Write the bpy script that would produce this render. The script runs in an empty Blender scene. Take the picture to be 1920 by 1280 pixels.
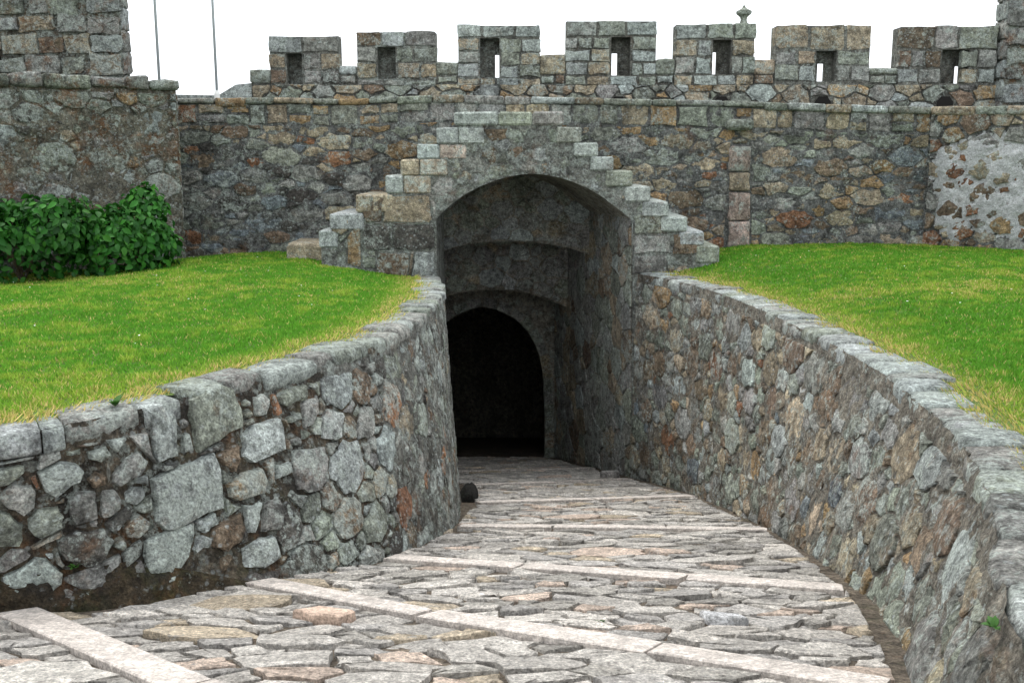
import bpy, math, random
import numpy as np
from mathutils import Vector, noise as mnoise

sc = bpy.context.scene
COL = sc.collection
R = math.radians

# ------------------------------------------------------------------ camera, sky, sun, exposure
EYE = 1.5
cd = bpy.data.cameras.new('camera'); cam = bpy.data.objects.new('camera', cd); COL.objects.link(cam)
cam.location = (0, 0, EYE); cam.rotation_euler = (R(90) - math.atan(340 / 1900), 0, 0)
cd.sensor_width = 36; cd.lens = 36 * 1900 / 1920; cd.clip_start = .05; cd.clip_end = 2000
sc.camera = cam
SUN_EL, SUN_AZ = R(62), R(-25)          # high, ahead of the camera behind the cloud
world = bpy.data.worlds.new('World'); sc.world = world; world.use_nodes = True
nt = world.node_tree; nt.nodes.clear()
sky = nt.nodes.new('ShaderNodeTexSky'); sky.sky_type = 'NISHITA'; sky.sun_disc = False
sky.sun_elevation = SUN_EL; sky.sun_rotation = SUN_AZ
sky.air_density = 1.2; sky.dust_density = 6.0; sky.ozone_density = 1.0
hs = nt.nodes.new('ShaderNodeHueSaturation'); hs.inputs['Saturation'].default_value = .12   # a white overcast
bg = nt.nodes.new('ShaderNodeBackground'); bg.inputs['Strength'].default_value = .15
wo = nt.nodes.new('ShaderNodeOutputWorld')
cl = nt.nodes.new('ShaderNodeMixRGB'); cl.inputs[0].default_value = .85; cl.inputs[2].default_value = (7.8, 8.1, 8.5, 1)   # an even layer of cloud over the sky
nt.links.new(sky.outputs[0], hs.inputs['Color']); nt.links.new(hs.outputs[0], cl.inputs[1]); nt.links.new(cl.outputs[0], bg.inputs['Color']); nt.links.new(bg.outputs[0], wo.inputs[0])
sd = bpy.data.lights.new('sun', 'SUN'); sd.energy = 1.4; sd.angle = R(40); sd.color = (1, .96, .9)
sun = bpy.data.objects.new('sun', sd); COL.objects.link(sun)
sun.rotation_euler = Vector((math.sin(SUN_AZ) * math.cos(SUN_EL), math.cos(SUN_AZ) * math.cos(SUN_EL), math.sin(SUN_EL))).to_track_quat('Z', 'Y').to_euler()
sc.view_settings.view_transform = 'Standard'; sc.view_settings.look = 'None'
sc.view_settings.exposure = 0.65; sc.view_settings.gamma = 1.0; sc.view_settings.use_curve_mapping = False
sc.render.engine = 'CYCLES'; sc.cycles.max_bounces = 6; sc.cycles.diffuse_bounces = 4

# ------------------------------------------------------------------ materials
def nodes(name):
    m = bpy.data.materials.new(name); m.use_nodes = True
    t = m.node_tree; t.nodes.clear()
    out = t.nodes.new('ShaderNodeOutputMaterial'); b = t.nodes.new('ShaderNodeBsdfPrincipled')
    t.links.new(b.outputs[0], out.inputs[0]); b.inputs['Roughness'].default_value = .9
    b.inputs['Specular IOR Level'].default_value = .25
    return m, t, b

def stone_material(name, base=None, lichen=.5, dots=.5, grime=.5, rust=.2, moss=.15, bump=1.0, fine=.85,
                   lichen_col=(.45, .5, .455), streak=0.0, contrast=1.0, scale=1.0):
    m, t, b = nodes(name); L = t.links.new
    geo = t.nodes.new('ShaderNodeNewGeometry')
    def noise(sc_, det=6, rough=.65, off=0, dist=0., vec=None):
        n = t.nodes.new('ShaderNodeTexNoise'); n.inputs['Scale'].default_value = sc_ * scale; n.inputs['Detail'].default_value = det
        n.inputs['Roughness'].default_value = rough; n.inputs['Distortion'].default_value = dist
        mp = t.nodes.new('ShaderNodeMapping'); mp.inputs['Location'].default_value = (off * 3.7, off * 1.9, off * 5.1)
        L(vec or geo.outputs['Position'], mp.inputs[0]); L(mp.outputs[0], n.inputs['Vector'])
        return n.outputs['Fac']
    def rng(x, a, b_, c=0., d=1.):
        n = t.nodes.new('ShaderNodeMapRange'); n.inputs[1].default_value = a; n.inputs[2].default_value = b_
        n.inputs[3].default_value = c; n.inputs[4].default_value = d; L(x, n.inputs[0]); return n.outputs[0]
    def math_(op, x, y):
        n = t.nodes.new('ShaderNodeMath'); n.operation = op
        for i, v in enumerate((x, y)):
            if isinstance(v, (int, float)): n.inputs[i].default_value = v
            else: L(v, n.inputs[i])
        return n.outputs[0]
    def mix(f, a, c, mode='MIX'):
        n = t.nodes.new('ShaderNodeMixRGB'); n.blend_type = mode
        for i, v in enumerate((f, a, c)):
            if isinstance(v, (int, float)): n.inputs[i].default_value = v
            elif isinstance(v, tuple): n.inputs[i].default_value = (*v, 1)
            else: L(v, n.inputs[i])
        return n.outputs[0]
    if base is None:
        a = t.nodes.new('ShaderNodeAttribute'); a.attribute_name = 'tint'; col = a.outputs['Color']
    else:
        col = mix(0., base, base)
    oi = t.nodes.new('ShaderNodeObjectInfo')
    rnd = lambda k, a: math_('MULTIPLY', math_('SUBTRACT', math_('FRACT', math_('MULTIPLY', oi.outputs['Random'], k), 0), .5), a)
    big = noise(2.2, 6, .7, 1); mid = noise(11, 7, .72, 2); fin = noise(60, 4, .7, 3)
    col = mix(1., col, rng(big, .3, .7, 1 - .45 * contrast, 1 + .4 * contrast), 'MULTIPLY')
    col = mix(1., col, rng(mid, .34, .66, 1 - .6 * contrast, 1 + .6 * contrast), 'MULTIPLY')
    rf = rng(noise(3.1, 8, .7, 7), .62 - .25 * rust, .72 - .2 * rust, 0, .75 * min(1, rust * 2.5))
    col = mix(rf, col, (.23, .11, .045))
    mf = rng(noise(2.7, 8, .75, 8), .62 - .25 * moss, .75 - .2 * moss, 0, .8 * min(1, moss * 2.5))
    col = mix(mf, col, (.075, .085, .03))
    gf = rng(math_('ADD', noise(3.6, 9, .75, 9), rnd(13.7, .13)), .60 - .2 * grime, .74 - .2 * grime, 0, .85 * min(1, grime * 1.6))
    col = mix(gf, col, (.035, .033, .03))
    if streak:
        mp = t.nodes.new('ShaderNodeMapping'); mp.inputs['Scale'].default_value = (1, 1, .12); L(geo.outputs['Position'], mp.inputs[0])
        sf = rng(noise(6, 6, .7, 4, 0, mp.outputs[0]), .48, .68, 0, streak)
        col = mix(sf, col, (.03, .032, .036))
    if lichen:
        lf = math_('MULTIPLY', rng(math_('ADD', noise(5.2, 11, .78, 5), rnd(7.3, .14)), .63 - .16 * lichen, .67 - .14 * lichen, 0, 1), rng(mid, .32, .55, .25, .85))
        col = mix(lf, col, lichen_col)
        l2 = math_('MULTIPLY', rng(math_('ADD', noise(15, 8, .7, 12), rnd(29.1, .12)), .60 - .12 * lichen, .64 - .12 * lichen, 0, .8), rng(noise(2.6, 4, .6, 13), .4, .6, 0, 1))
        col = mix(l2, col, tuple(c * .9 for c in lichen_col))
    if dots:
        v = t.nodes.new('ShaderNodeTexVoronoi'); v.inputs['Scale'].default_value = 17 * scale
        L(geo.outputs['Position'], v.inputs['Vector'])
        wob = math_('ADD', v.outputs['Distance'], rng(fin, .2, .8, -.14, .14))
        df = math_('MULTIPLY', rng(wob, .2, .32, 1, 0), rng(noise(3.5, 6, .7, 6), .52 - .1 * dots, .60 - .1 * dots, 0, .6))
        col = mix(df, col, (.46, .5, .49))
    col = mix(1., col, rng(fin, .34, .66, 1 - .55 * fine, 1 + .55 * fine), 'MULTIPLY')
    md2 = noise(27, 8, .75, 11); col = mix(1., col, rng(md2, .34, .66, 1 - .5 * fine, 1 + .5 * fine), 'MULTIPLY')
    L(col, b.inputs['Base Color'])
    h = math_('ADD', math_('MULTIPLY', mid, 1.2), math_('MULTIPLY', fin, .55 * fine))
    h = math_('ADD', h, math_('MULTIPLY', md2, 1.0))
    bp = t.nodes.new('ShaderNodeBump'); bp.inputs['Strength'].default_value = .95; bp.inputs['Distance'].default_value = .05 * bump
    L(h, bp.inputs['Height']); L(bp.outputs[0], b.inputs['Normal'])
    return m

M = {}
M['left'] = stone_material('lichen_granite', lichen=.72, dots=.6, grime=.5, rust=.22, moss=.2, bump=.9)
M['left_mortar'] = stone_material('dark_earth_mortar', base=(.15, .125, .09), lichen=.36, dots=.5, grime=.7, rust=.42, moss=.4, bump=1.5)
M['right'] = stone_material('brown_granite', lichen=.42, dots=.35, grime=.34, rust=.26, moss=.16, bump=1.0)
M['right_mortar'] = stone_material('brown_mortar', base=(.235, .215, .175), lichen=.42, dots=.4, grime=.42, rust=.2, moss=.2, bump=1.5)
M['coping'] = stone_material('coping_granite', lichen=.62, dots=.3, grime=.28, rust=.08, moss=.12, bump=1.0)
M['curtain'] = stone_material('curtain_granite', lichen=.36, dots=.35, grime=.3, rust=.2, moss=.14, bump=1.3, streak=.25)
M['curtain_mortar'] = stone_material('blue_grey_mortar', base=(.195, .2, .19), lichen=.4, dots=.4, grime=.5, rust=.25, moss=.1, bump=1.8, streak=.3)
M['bastion'] = stone_material('bastion_rubble', lichen=.6, dots=.8, grime=.5, rust=.4, moss=.22, bump=1.5, streak=.2)
M['bastion_mortar'] = stone_material('bastion_render', base=(.19, .18, .14), lichen=.58, dots=.85, grime=.56, rust=.46, moss=.22, bump=2., streak=.3)
M['merlon'] = stone_material('merlon_granite', lichen=.5, dots=.45, grime=.42, rust=.18, moss=.2, bump=1.0)
M['merlon_core'] = stone_material('merlon_mortar', base=(.2, .2, .175), lichen=.35, dots=.3, grime=.5, rust=.15, moss=.15, bump=1.5)
M['arch'] = stone_material('arch_granite', lichen=.5, dots=.5, grime=.42, rust=.2, moss=.16, bump=1.2, streak=.22)
M['step'] = stone_material('step_granite', lichen=.5, dots=.45, grime=.28, rust=.16, moss=.14, bump=.6, contrast=.8)
M['arch_mortar'] = stone_material('arch_mortar', base=(.235, .24, .215), lichen=.66, dots=.6, grime=.42, rust=.2, moss=.15, bump=2., streak=.25)
M['vault'] = stone_material('vault_stone', lichen=.4, dots=.4, grime=.3, rust=.2, moss=.1, bump=1.2, streak=.35)
M['vault_core'] = stone_material('vault_mortar', base=(.34, .32, .265), lichen=.35, dots=.3, grime=.34, rust=.2, moss=.1, bump=1.8, streak=.35)
M['lime'] = stone_material('lime_mortar', base=(.8, .82, .82), contrast=.4, fine=.5, lichen=.0, dots=.0, grime=.3, rust=.1, moss=.05, bump=2.5, streak=.1)
M['paving'] = stone_material('paving_granite', lichen=.1, dots=.0, grime=.1, rust=.05, moss=.02, bump=1.0, fine=.8, contrast=.5, lichen_col=(.5, .48, .45))
M['slab'] = stone_material('pale_granite', lichen=.0, dots=.0, grime=.2, rust=.06, moss=.0, bump=.4, fine=.6, contrast=.4)
M['bed'] = stone_material('path_earth', base=(.2, .165, .125), lichen=.0, dots=.0, grime=.35, rust=.25, moss=.25, bump=1.6)

M['bed2'] = stone_material('near_black_lump', lichen=.0, dots=.0, grime=.5, rust=.1, moss=.3, bump=1.)

def leaf_material(name, trans=.35, rough=.6, spec=.2):
    m, t, b = nodes(name)
    a = t.nodes.new('ShaderNodeAttribute'); a.attribute_name = 'tint'
    oi = t.nodes.new('ShaderNodeObjectInfo')
    mr = t.nodes.new('ShaderNodeMapRange'); mr.inputs[3].default_value = .7; mr.inputs[4].default_value = 1.35
    t.links.new(oi.outputs['Random'], mr.inputs[0])
    mx = t.nodes.new('ShaderNodeMixRGB'); mx.blend_type = 'MULTIPLY'; mx.inputs[0].default_value = 1
    t.links.new(a.outputs['Color'], mx.inputs[1]); t.links.new(mr.outputs[0], mx.inputs[2])
    t.links.new(mx.outputs[0], b.inputs['Base Color'])
    b.inputs['Roughness'].default_value = rough; b.inputs['Specular IOR Level'].default_value = spec
    tr = t.nodes.new('ShaderNodeBsdfTranslucent'); t.links.new(mx.outputs[0], tr.inputs[0])
    ms = t.nodes.new('ShaderNodeMixShader'); ms.inputs[0].default_value = trans
    t.links.new(b.outputs[0], ms.inputs[1]); t.links.new(tr.outputs[0], ms.inputs[2])
    t.links.new(ms.outputs[0], [n for n in t.nodes if n.type == 'OUTPUT_MATERIAL'][0].inputs[0])
    return m
M['grass'] = leaf_material('grass_blades', .3, .7, .1)
M['leaf'] = leaf_material('shrub_leaf', .2, .5, .22)
m, t, b = nodes('turf_soil')
n = t.nodes.new('ShaderNodeTexNoise'); n.inputs['Scale'].default_value = 5; n.inputs['Detail'].default_value = 8
cr = t.nodes.new('ShaderNodeValToRGB'); cr.color_ramp.elements[0].position = .35; cr.color_ramp.elements[0].color = (.045, .085, .014, 1)
cr.color_ramp.elements[1].position = .7; cr.color_ramp.elements[1].color = (.10, .14, .03, 1)
g = t.nodes.new('ShaderNodeNewGeometry'); t.links.new(g.outputs['Position'], n.inputs['Vector'])
t.links.new(n.outputs['Fac'], cr.inputs[0]); t.links.new(cr.outputs[0], b.inputs['Base Color']); M['turf'] = m
m, t, b = nodes('painted_metal'); b.inputs['Base Color'].default_value = (.42, .46, .48, 1); b.inputs['Roughness'].default_value = .45; b.inputs['Metallic'].default_value = .3; M['metal'] = m
m, t, b = nodes('white_plastic'); b.inputs['Base Color'].default_value = (.75, .75, .72, 1); b.inputs['Roughness'].default_value = .5; M['white'] = m
m, t, b = nodes('daisy_petal'); b.inputs['Base Color'].default_value = (.8, .8, .76, 1); M['daisy'] = m

# ------------------------------------------------------------------ object helpers
def link(name, me, mat, parent=None, loc=(0, 0, 0), kind=None):
    o = bpy.data.objects.new(name, me); COL.objects.link(o); o.location = loc
    if mat is not None and not me.materials: me.materials.append(mat)
    if parent is not None: o.parent = parent
    if kind: o['kind'] = kind
    return o

def mesh(name, v, f, tint=None, smooth=False):
    me = bpy.data.meshes.new(name); me.from_pydata(v, [], f)
    if tint is not None:
        a = me.color_attributes.new('tint', 'FLOAT_COLOR', 'POINT')
        arr = np.ones((len(v), 4), np.float32); arr[:, :3] = tint
        a.data.foreach_set('color', arr.ravel())
    if smooth: me.polygons.foreach_set('use_smooth', [True] * len(f))
    me.update(); return me

def part(name, v, f, mat, parent, tint=None, smooth=False, kind=None):
    """A mesh in world coordinates, linked with its origin at its centre under parent."""
    a = np.array(v, float); c = (a.min(0) + a.max(0)) / 2
    base = Vector(parent.location) if parent is not None and parent.parent is None else (Vector(parent.location) + Vector(parent.parent.location) if parent is not None else Vector())
    return link(name, mesh(name, (a - c).tolist(), f, tint, smooth), mat, parent, Vector(c) - base, kind)

def thing(name, label, cat, loc=(0, 0, 0), group=None):
    o = bpy.data.objects.new(name, None); COL.objects.link(o); o.location = loc; o.empty_display_size = .3
    o['label'] = label; o['category'] = cat
    if group: o['group'] = group
    return o

def prism(outline, y0, y1, shift=0.):
    """A front outline of (x, z) extruded from y0 to y1, the back shifted in x."""
    n = len(outline)
    v = [(x, y0, z) for x, z in outline] + [(x + shift, y1, z) for x, z in outline]
    f = [list(range(n)), list(range(2 * n - 1, n - 1, -1))] + [[i, i + n, (i + 1) % n + n, (i + 1) % n] for i in range(n)]
    return v, f

def box(x0, x1, y0, y1, z0, z1):
    return prism([(x0, z0), (x1, z0), (x1, z1), (x0, z1)], y0, y1)

def join(*ms):
    V, F = [], []
    for v, f in ms:
        k = len(V); V += list(v); F += [[i + k for i in q] for q in f]
    return V, F

def rough_box(rng, x0, x1, y0, y1, z0, z1, j=.012, bev=.025, frame=None):
    """A block with worn, uneven edges."""
    b = min(bev, (x1 - x0) * .3, (y1 - y0) * .3, (z1 - z0) * .3)
    v = []; 
    def J(): return rng.uniform(-j, j)
    xs = [x0, x0 + b, (x0 + x1) / 2, x1 - b, x1]; zs = [z0, z0 + b, z1 - b, z1]
    top = [J() for _ in xs]
    V = []; idx = {}
    for k, (y, ins) in enumerate(((y0, 1), (y0 + b, 0), (y1, 0))):
        for i, x in enumerate(xs):
            for jz, z in enumerate(zs):
                edge = (i in (0, 4)) + (jz in (0, 3)) + ins
                xx = x + (b * .55 if i == 0 else -b * .55 if i == 4 else 0) * (edge >= 2)
                zz = z + (b * .55 if jz == 0 else -b * .55 if jz == 3 else 0) * (edge >= 2)
                idx[k, i, jz] = len(V)
                V.append((xx + J() * .5, y + (J() * .7 if k == 0 else 0) + (b * .5 if k == 0 and edge >= 2 else 0), zz + (top[i] if jz >= 2 else 0) + J() * .3))
    Fc = []
    for i in range(4):
        for jz in range(3): Fc.append([idx[0, i, jz], idx[0, i + 1, jz], idx[0, i + 1, jz + 1], idx[0, i, jz + 1]])
    for k in range(2):
        for i in range(4):
            Fc.append([idx[k, i, 3], idx[k, i + 1, 3], idx[k + 1, i + 1, 3], idx[k + 1, i, 3]])
            Fc.append([idx[k, i + 1, 0], idx[k, i, 0], idx[k + 1, i, 0], idx[k + 1, i + 1, 0]])
        for jz in range(3):
            Fc.append([idx[k, 0, jz], idx[k, 0, jz + 1], idx[k + 1, 0, jz + 1], idx[k + 1, 0, jz]])
            Fc.append([idx[k, 4, jz + 1], idx[k, 4, jz], idx[k + 1, 4, jz], idx[k + 1, 4, jz + 1]])
    if frame: V = [frame(*p) for p in V]
    return V, Fc

# ------------------------------------------------------------------ plane geometry for masonry
def area(p): return .5 * sum(a[0] * b[1] - b[0] * a[1] for a, b in zip(p, p[1:] + p[:1]))
def cen(p): return (sum(q[0] for q in p) / len(p), sum(q[1] for q in p) / len(p))
def ccw(p): return p if area(p) > 0 else p[::-1]
def clip(p, a, b, c):
    out = []; n = len(p)
    for i in range(n):
        P, Q = p[i], p[(i + 1) % n]; dp = a * P[0] + b * P[1] - c; dq = a * Q[0] + b * Q[1] - c
        if dp <= 0: out.append(P)
        if (dp < 0 < dq) or (dq < 0 < dp):
            t = dp / (dp - dq); out.append((P[0] + (Q[0] - P[0]) * t, P[1] + (Q[1] - P[1]) * t))
    return out
def inset(p, g):
    p = ccw(p); q = p
    for A, B in zip(p, p[1:] + p[:1]):
        dx, dy = B[0] - A[0], B[1] - A[1]; l = math.hypot(dx, dy)
        if l < 1e-6: continue
        a, b = dy / l, -dx / l
        q = clip(q, a, b, a * A[0] + b * A[1] - g)
        if len(q) < 3: return []
    return q
def inside_many(P, poly):
    x, y = P[:, 0], P[:, 1]; r = np.zeros(len(P), bool)
    for (x0, y0), (x1, y1) in zip(poly, poly[1:] + poly[:1]):
        if y0 == y1: continue
        r ^= ((y0 > y) != (y1 > y)) & (x < (x1 - x0) * (y - y0) / (y1 - y0) + x0)
    return r
def simplify(p, tol=.006):
    q = []
    for v in p:
        if not q or math.hypot(v[0] - q[-1][0], v[1] - q[-1][1]) > tol: q.append(v)
    while len(q) > 3 and math.hypot(q[0][0] - q[-1][0], q[0][1] - q[-1][1]) <= tol: q.pop()
    return q
def chamfer(p, f=.22, rng=None):
    out = []; n = len(p)
    for i in range(n):
        A, B, C = p[i - 1], p[i], p[(i + 1) % n]
        k = f * (rng.uniform(.6, 1.3) if rng else 1)
        out.append((B[0] + (A[0] - B[0]) * k, B[1] + (A[1] - B[1]) * k)); out.append((B[0] + (C[0] - B[0]) * k, B[1] + (C[1] - B[1]) * k))
    return out

def rubble(dom, classes, rng, asp=1.3, pins=(), gap=.01, over=.93):
    """Irregular cells filling the polygon dom: stones thrown largest first, then a power diagram of them."""
    D = [(x / asp, y) for x, y in dom]; pins = [ccw([(x / asp, y) for x, y in q]) for q in pins]
    xs = [p[0] for p in D]; ys = [p[1] for p in D]; x0, x1, y0, y1 = min(xs), max(xs), min(ys), max(ys)
    npr = np.random.RandomState(rng.randint(0, 10 ** 6))
    P = np.zeros((6000, 2)); Rr = np.zeros(6000); n = 0
    for r_, tries in classes:
        c = npr.rand(tries, 2) * (x1 - x0, y1 - y0) + (x0, y0)
        ok = inside_many(c, D)
        for q in pins: ok &= ~inside_many(c, q)
        rr = r_ * npr.uniform(.85, 1.2, tries)
        for p, r in zip(c[ok], rr[ok]):
            if n and ((P[:n, 0] - p[0]) ** 2 + (P[:n, 1] - p[1]) ** 2 < ((Rr[:n] + r) * over) ** 2).any(): continue
            if n >= 5990: break
            P[n] = p; Rr[n] = r; n += 1
    P, Rr = P[:n], Rr[:n]; gp, gr = [], []
    for A, B in zip(D, D[1:] + D[:1]):
        d = np.subtract(B, A); l = np.hypot(*d)
        if l < 1e-6: continue
        t = ((P - A) @ d) / l / l; nrm = np.array((-d[1], d[0])) / l; dist = (P - A) @ nrm
        k = (np.abs(dist) < 3.2 * Rr + .1) & (t > -.25) & (t < 1.25)
        gp.append(P[k] - 2 * dist[k, None] * nrm); gr.append(Rr[k])
    G = np.vstack([P] + gp); GR = np.concatenate([Rr] + gr)
    out = []
    for i in range(n):
        d2 = ((G - P[i]) ** 2).sum(1); idx = np.argsort(d2)[1:30]; s = 4 * Rr[i]
        px, py = P[i]; poly = [(px - s, py - s), (px + s, py - s), (px + s, py + s), (px - s, py + s)]
        for j in idx:
            if d2[j] < 1e-9: continue
            a, b = G[j] - P[i]
            poly = clip(poly, a, b, .5 * (d2[j] + Rr[i] ** 2 - GR[j] ** 2) + a * px + b * py)
            if len(poly) < 3: break
        if len(poly) < 3: continue
        for q in pins:
            best = None
            for A, B in zip(q, q[1:] + q[:1]):
                dx, dy = B[0] - A[0], B[1] - A[1]; l = math.hypot(dx, dy) or 1e-9
                sd = (dy * (px - A[0]) - dx * (py - A[1])) / l
                if best is None or sd > best[0]: best = (sd, dy / l, -dx / l, A)
            if best[0] < 1.2:
                _, a, b, A = best; poly = clip(poly, -a, -b, -(a * A[0] + b * A[1]))
                if len(poly) < 3: break
        if len(poly) < 3: continue
        poly = [(x * asp, y) for x, y in poly]
        poly = simplify(inset(poly, gap * rng.uniform(.35, 1.0)))
        if len(poly) >= 3 and area(poly) > .0006: out.append(poly)
    return out

def courses(x0, x1, z0, z1, rng, h=.27, w=.42, gap=.012, jit=.035):
    """Roughly squared blocks in courses filling a rectangle."""
    out = []; n = max(1, round((z1 - z0) / h)); zs = [z0 + (z1 - z0) * k / n for k in range(n + 1)]
    zs = [z + (rng.uniform(-.03, .03) if 0 < k < n else 0) for k, z in enumerate(zs)]
    for k in range(n):
        c = max(1, round((x1 - x0) / w + rng.uniform(-.45, .45)))
        cuts = sorted([x0, x1] + [x0 + (x1 - x0) * (i + rng.uniform(-.22, .22)) / c for i in range(1, c)])
        for a, b in zip(cuts, cuts[1:]):
            J = lambda: rng.uniform(-jit, jit) * .5
            q = inset([(a, zs[k]), (b + J() * .5, zs[k] + J()), (b, zs[k + 1]), (a + J() * .5, zs[k + 1] + J())], gap * rng.uniform(.5, 1.3))
            if len(q) >= 3: out.append(q)
    return out

EYEV = np.array((0, 0, EYE))
class Masonry:
    """Collects stones on a surface P(u, w, d); the 300 that show largest become parts, the rest one part of stuff."""
    def __init__(self, parent, mat, P, rng): self.parent, self.mat, self.P, self.rng, self.s = parent, mat, P, rng, []
    def add(self, poly, tint, out=.03, back=.03, bevel=.025, dome=.012, rough=.008, cut=.2, name='stone', label=None, smooth=True, tilt=0., mat=None, ragged=1.):
        rng = self.rng; big = abs(area(poly)); cut *= .62; bevel *= .55; smooth = False if name == 'stone' else smooth
        p = chamfer(poly, cut, rng) if cut and len(poly) < 7 and rng.random() < .6 else list(poly)
        c = cen(p); rad = max(.02, math.sqrt(big / math.pi))
        if ragged and len(p) < 12:
            q = []
            for A, B in zip(p, p[1:] + p[:1]):
                q.append(A); l = math.hypot(B[0] - A[0], B[1] - A[1])
                if l > .62 * rad:
                    t_ = rng.uniform(.35, .65); o_ = rng.uniform(-.13, .05) * min(l, .25) * ragged; nx, ny_ = (B[1] - A[1]) / l, -(B[0] - A[0]) / l
                    sg = 1 if nx * ((A[0] + B[0]) / 2 - c[0]) + ny_ * ((A[1] + B[1]) / 2 - c[1]) > 0 else -1
                    q.append((A[0] + (B[0] - A[0]) * t_ + nx * o_ * sg, A[1] + (B[1] - A[1]) * t_ + ny_ * o_ * sg))
            p = q
        k = 1 - min(.55, bevel / rad)
        P = self.P; v = []; n = len(p); tu, tw = rng.uniform(-tilt, tilt), rng.uniform(-tilt, tilt)
        O = lambda x, y: tu * (x - c[0]) + tw * (y - c[1])
        jit = rad * .07
        q = [(x + rng.uniform(-jit, jit), y + rng.uniform(-jit, jit)) for x, y in p]
        v += [P(x, y, -back) for x, y in q]
        rings = 2
        if big > .008:
            v += [P(c[0] + (x - c[0]) * (.35 + .65 * k), c[1] + (y - c[1]) * (.35 + .65 * k), out * .8 + O(x, y) + rng.uniform(-rough, rough) * .5) for x, y in q]; rings = 3
        v += [P(c[0] + (x - c[0]) * k * .93, c[1] + (y - c[1]) * k * .93, out + O(x, y) + rng.uniform(-rough, rough)) for x, y in q]
        if big > .03:
            v += [P(c[0] + (x - c[0]) * k * .5, c[1] + (y - c[1]) * k * .5, out + dome * .7 + O(x, y) * .5 + rng.uniform(-rough, rough)) for x, y in q]; rings += 1
        v.append(P(c[0], c[1], out + dome + rng.uniform(-rough, rough)))
        f = []
        for r in range(rings - 1):
            for i in range(n): j = (i + 1) % n; f.append([r * n + i, r * n + j, (r + 1) * n + j, (r + 1) * n + i])
        l = (rings - 1) * n
        for i in range(n): f.append([l + i, l + (i + 1) % n, rings * n])
        a = np.array(v); t = f[-1]; nn = np.cross(a[t[1]] - a[t[0]], a[t[2]] - a[t[0]]); o = np.subtract(P(c[0], c[1], .1), P(c[0], c[1], 0))
        if nn @ o < 0: f = [q_[::-1] for q_ in f]
        cc = a.mean(0); self.s.append((big / (((cc - EYEV) ** 2).sum()), v, f, tint, name, label, smooth, mat))
    def emit(self, limit=300, stuff='small_stones'):
        self.s.sort(key=lambda q: -q[0])
        for _, v, f, tint, name, label, smooth, mat in self.s[:limit]:
            o = part(name, v, f, mat or self.mat, self.parent, tint, smooth)
            if label: o['label'] = label
        V, F, T = [], [], []
        for _, v, f, tint, *_r in self.s[limit:]:
            k = len(V); V += v; F += [[i + k for i in q] for q in f]; T += [tint] * len(v)
        if V: part(stuff, V, F, self.mat, self.parent, np.array(T), True, 'stuff')

PAL = dict(green=(.28, .305, .25), grey=(.305, .305, .28), pale=(.39, .425, .405), tan=(.37, .315, .225), ochre=(.36, .255, .14), rust=(.28, .15, .085),
           brown=(.215, .165, .115), dark=(.105, .1, .088), blue=(.205, .235, .25), pink=(.44, .36, .3))
def pick(rng, w, var=.18):
    k = rng.choices(list(w), list(w.values()))[0]; f = rng.uniform(1 - var, 1 + var)
    return tuple(max(.02, c * f * rng.uniform(.975, 1.025)) for c in PAL[k])

def sheet(P, u0, u1, nu, w0, w1, nw, amp=.015, fr=6., flip_to=None):
    """A rough mortar face over a surface: w0 and w1 are functions of u."""
    v = []; 
    for i in range(nu + 1):
        u = u0 + (u1 - u0) * i / nu; a, b = w0(u), w1(u)
        for j in range(nw + 1):
            w = a + (b - a) * j / nw; p = P(u, w, 0)
            d = amp * (mnoise.noise(Vector(p) * fr) + .7 * mnoise.noise(Vector(p) * fr * 2.7) + .45 * mnoise.noise(Vector(p) * fr * 6.1)); v.append(P(u, w, d))
    f = [[i * (nw + 1) + j, (i + 1) * (nw + 1) + j, (i + 1) * (nw + 1) + j + 1, i * (nw + 1) + j + 1] for i in range(nu) for j in range(nw)]
    a = np.array([v[k] for k in f[0]]); nn = np.cross(a[1] - a[0], a[2] - a[0]); um, wm = u0 + (u1 - u0) * .5 / nu, w0(u0)
    o = np.subtract(P(um, wm, .1), P(um, wm, 0))
    if nn @ o < 0: f = [q[::-1] for q in f]
    return v, f

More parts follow.
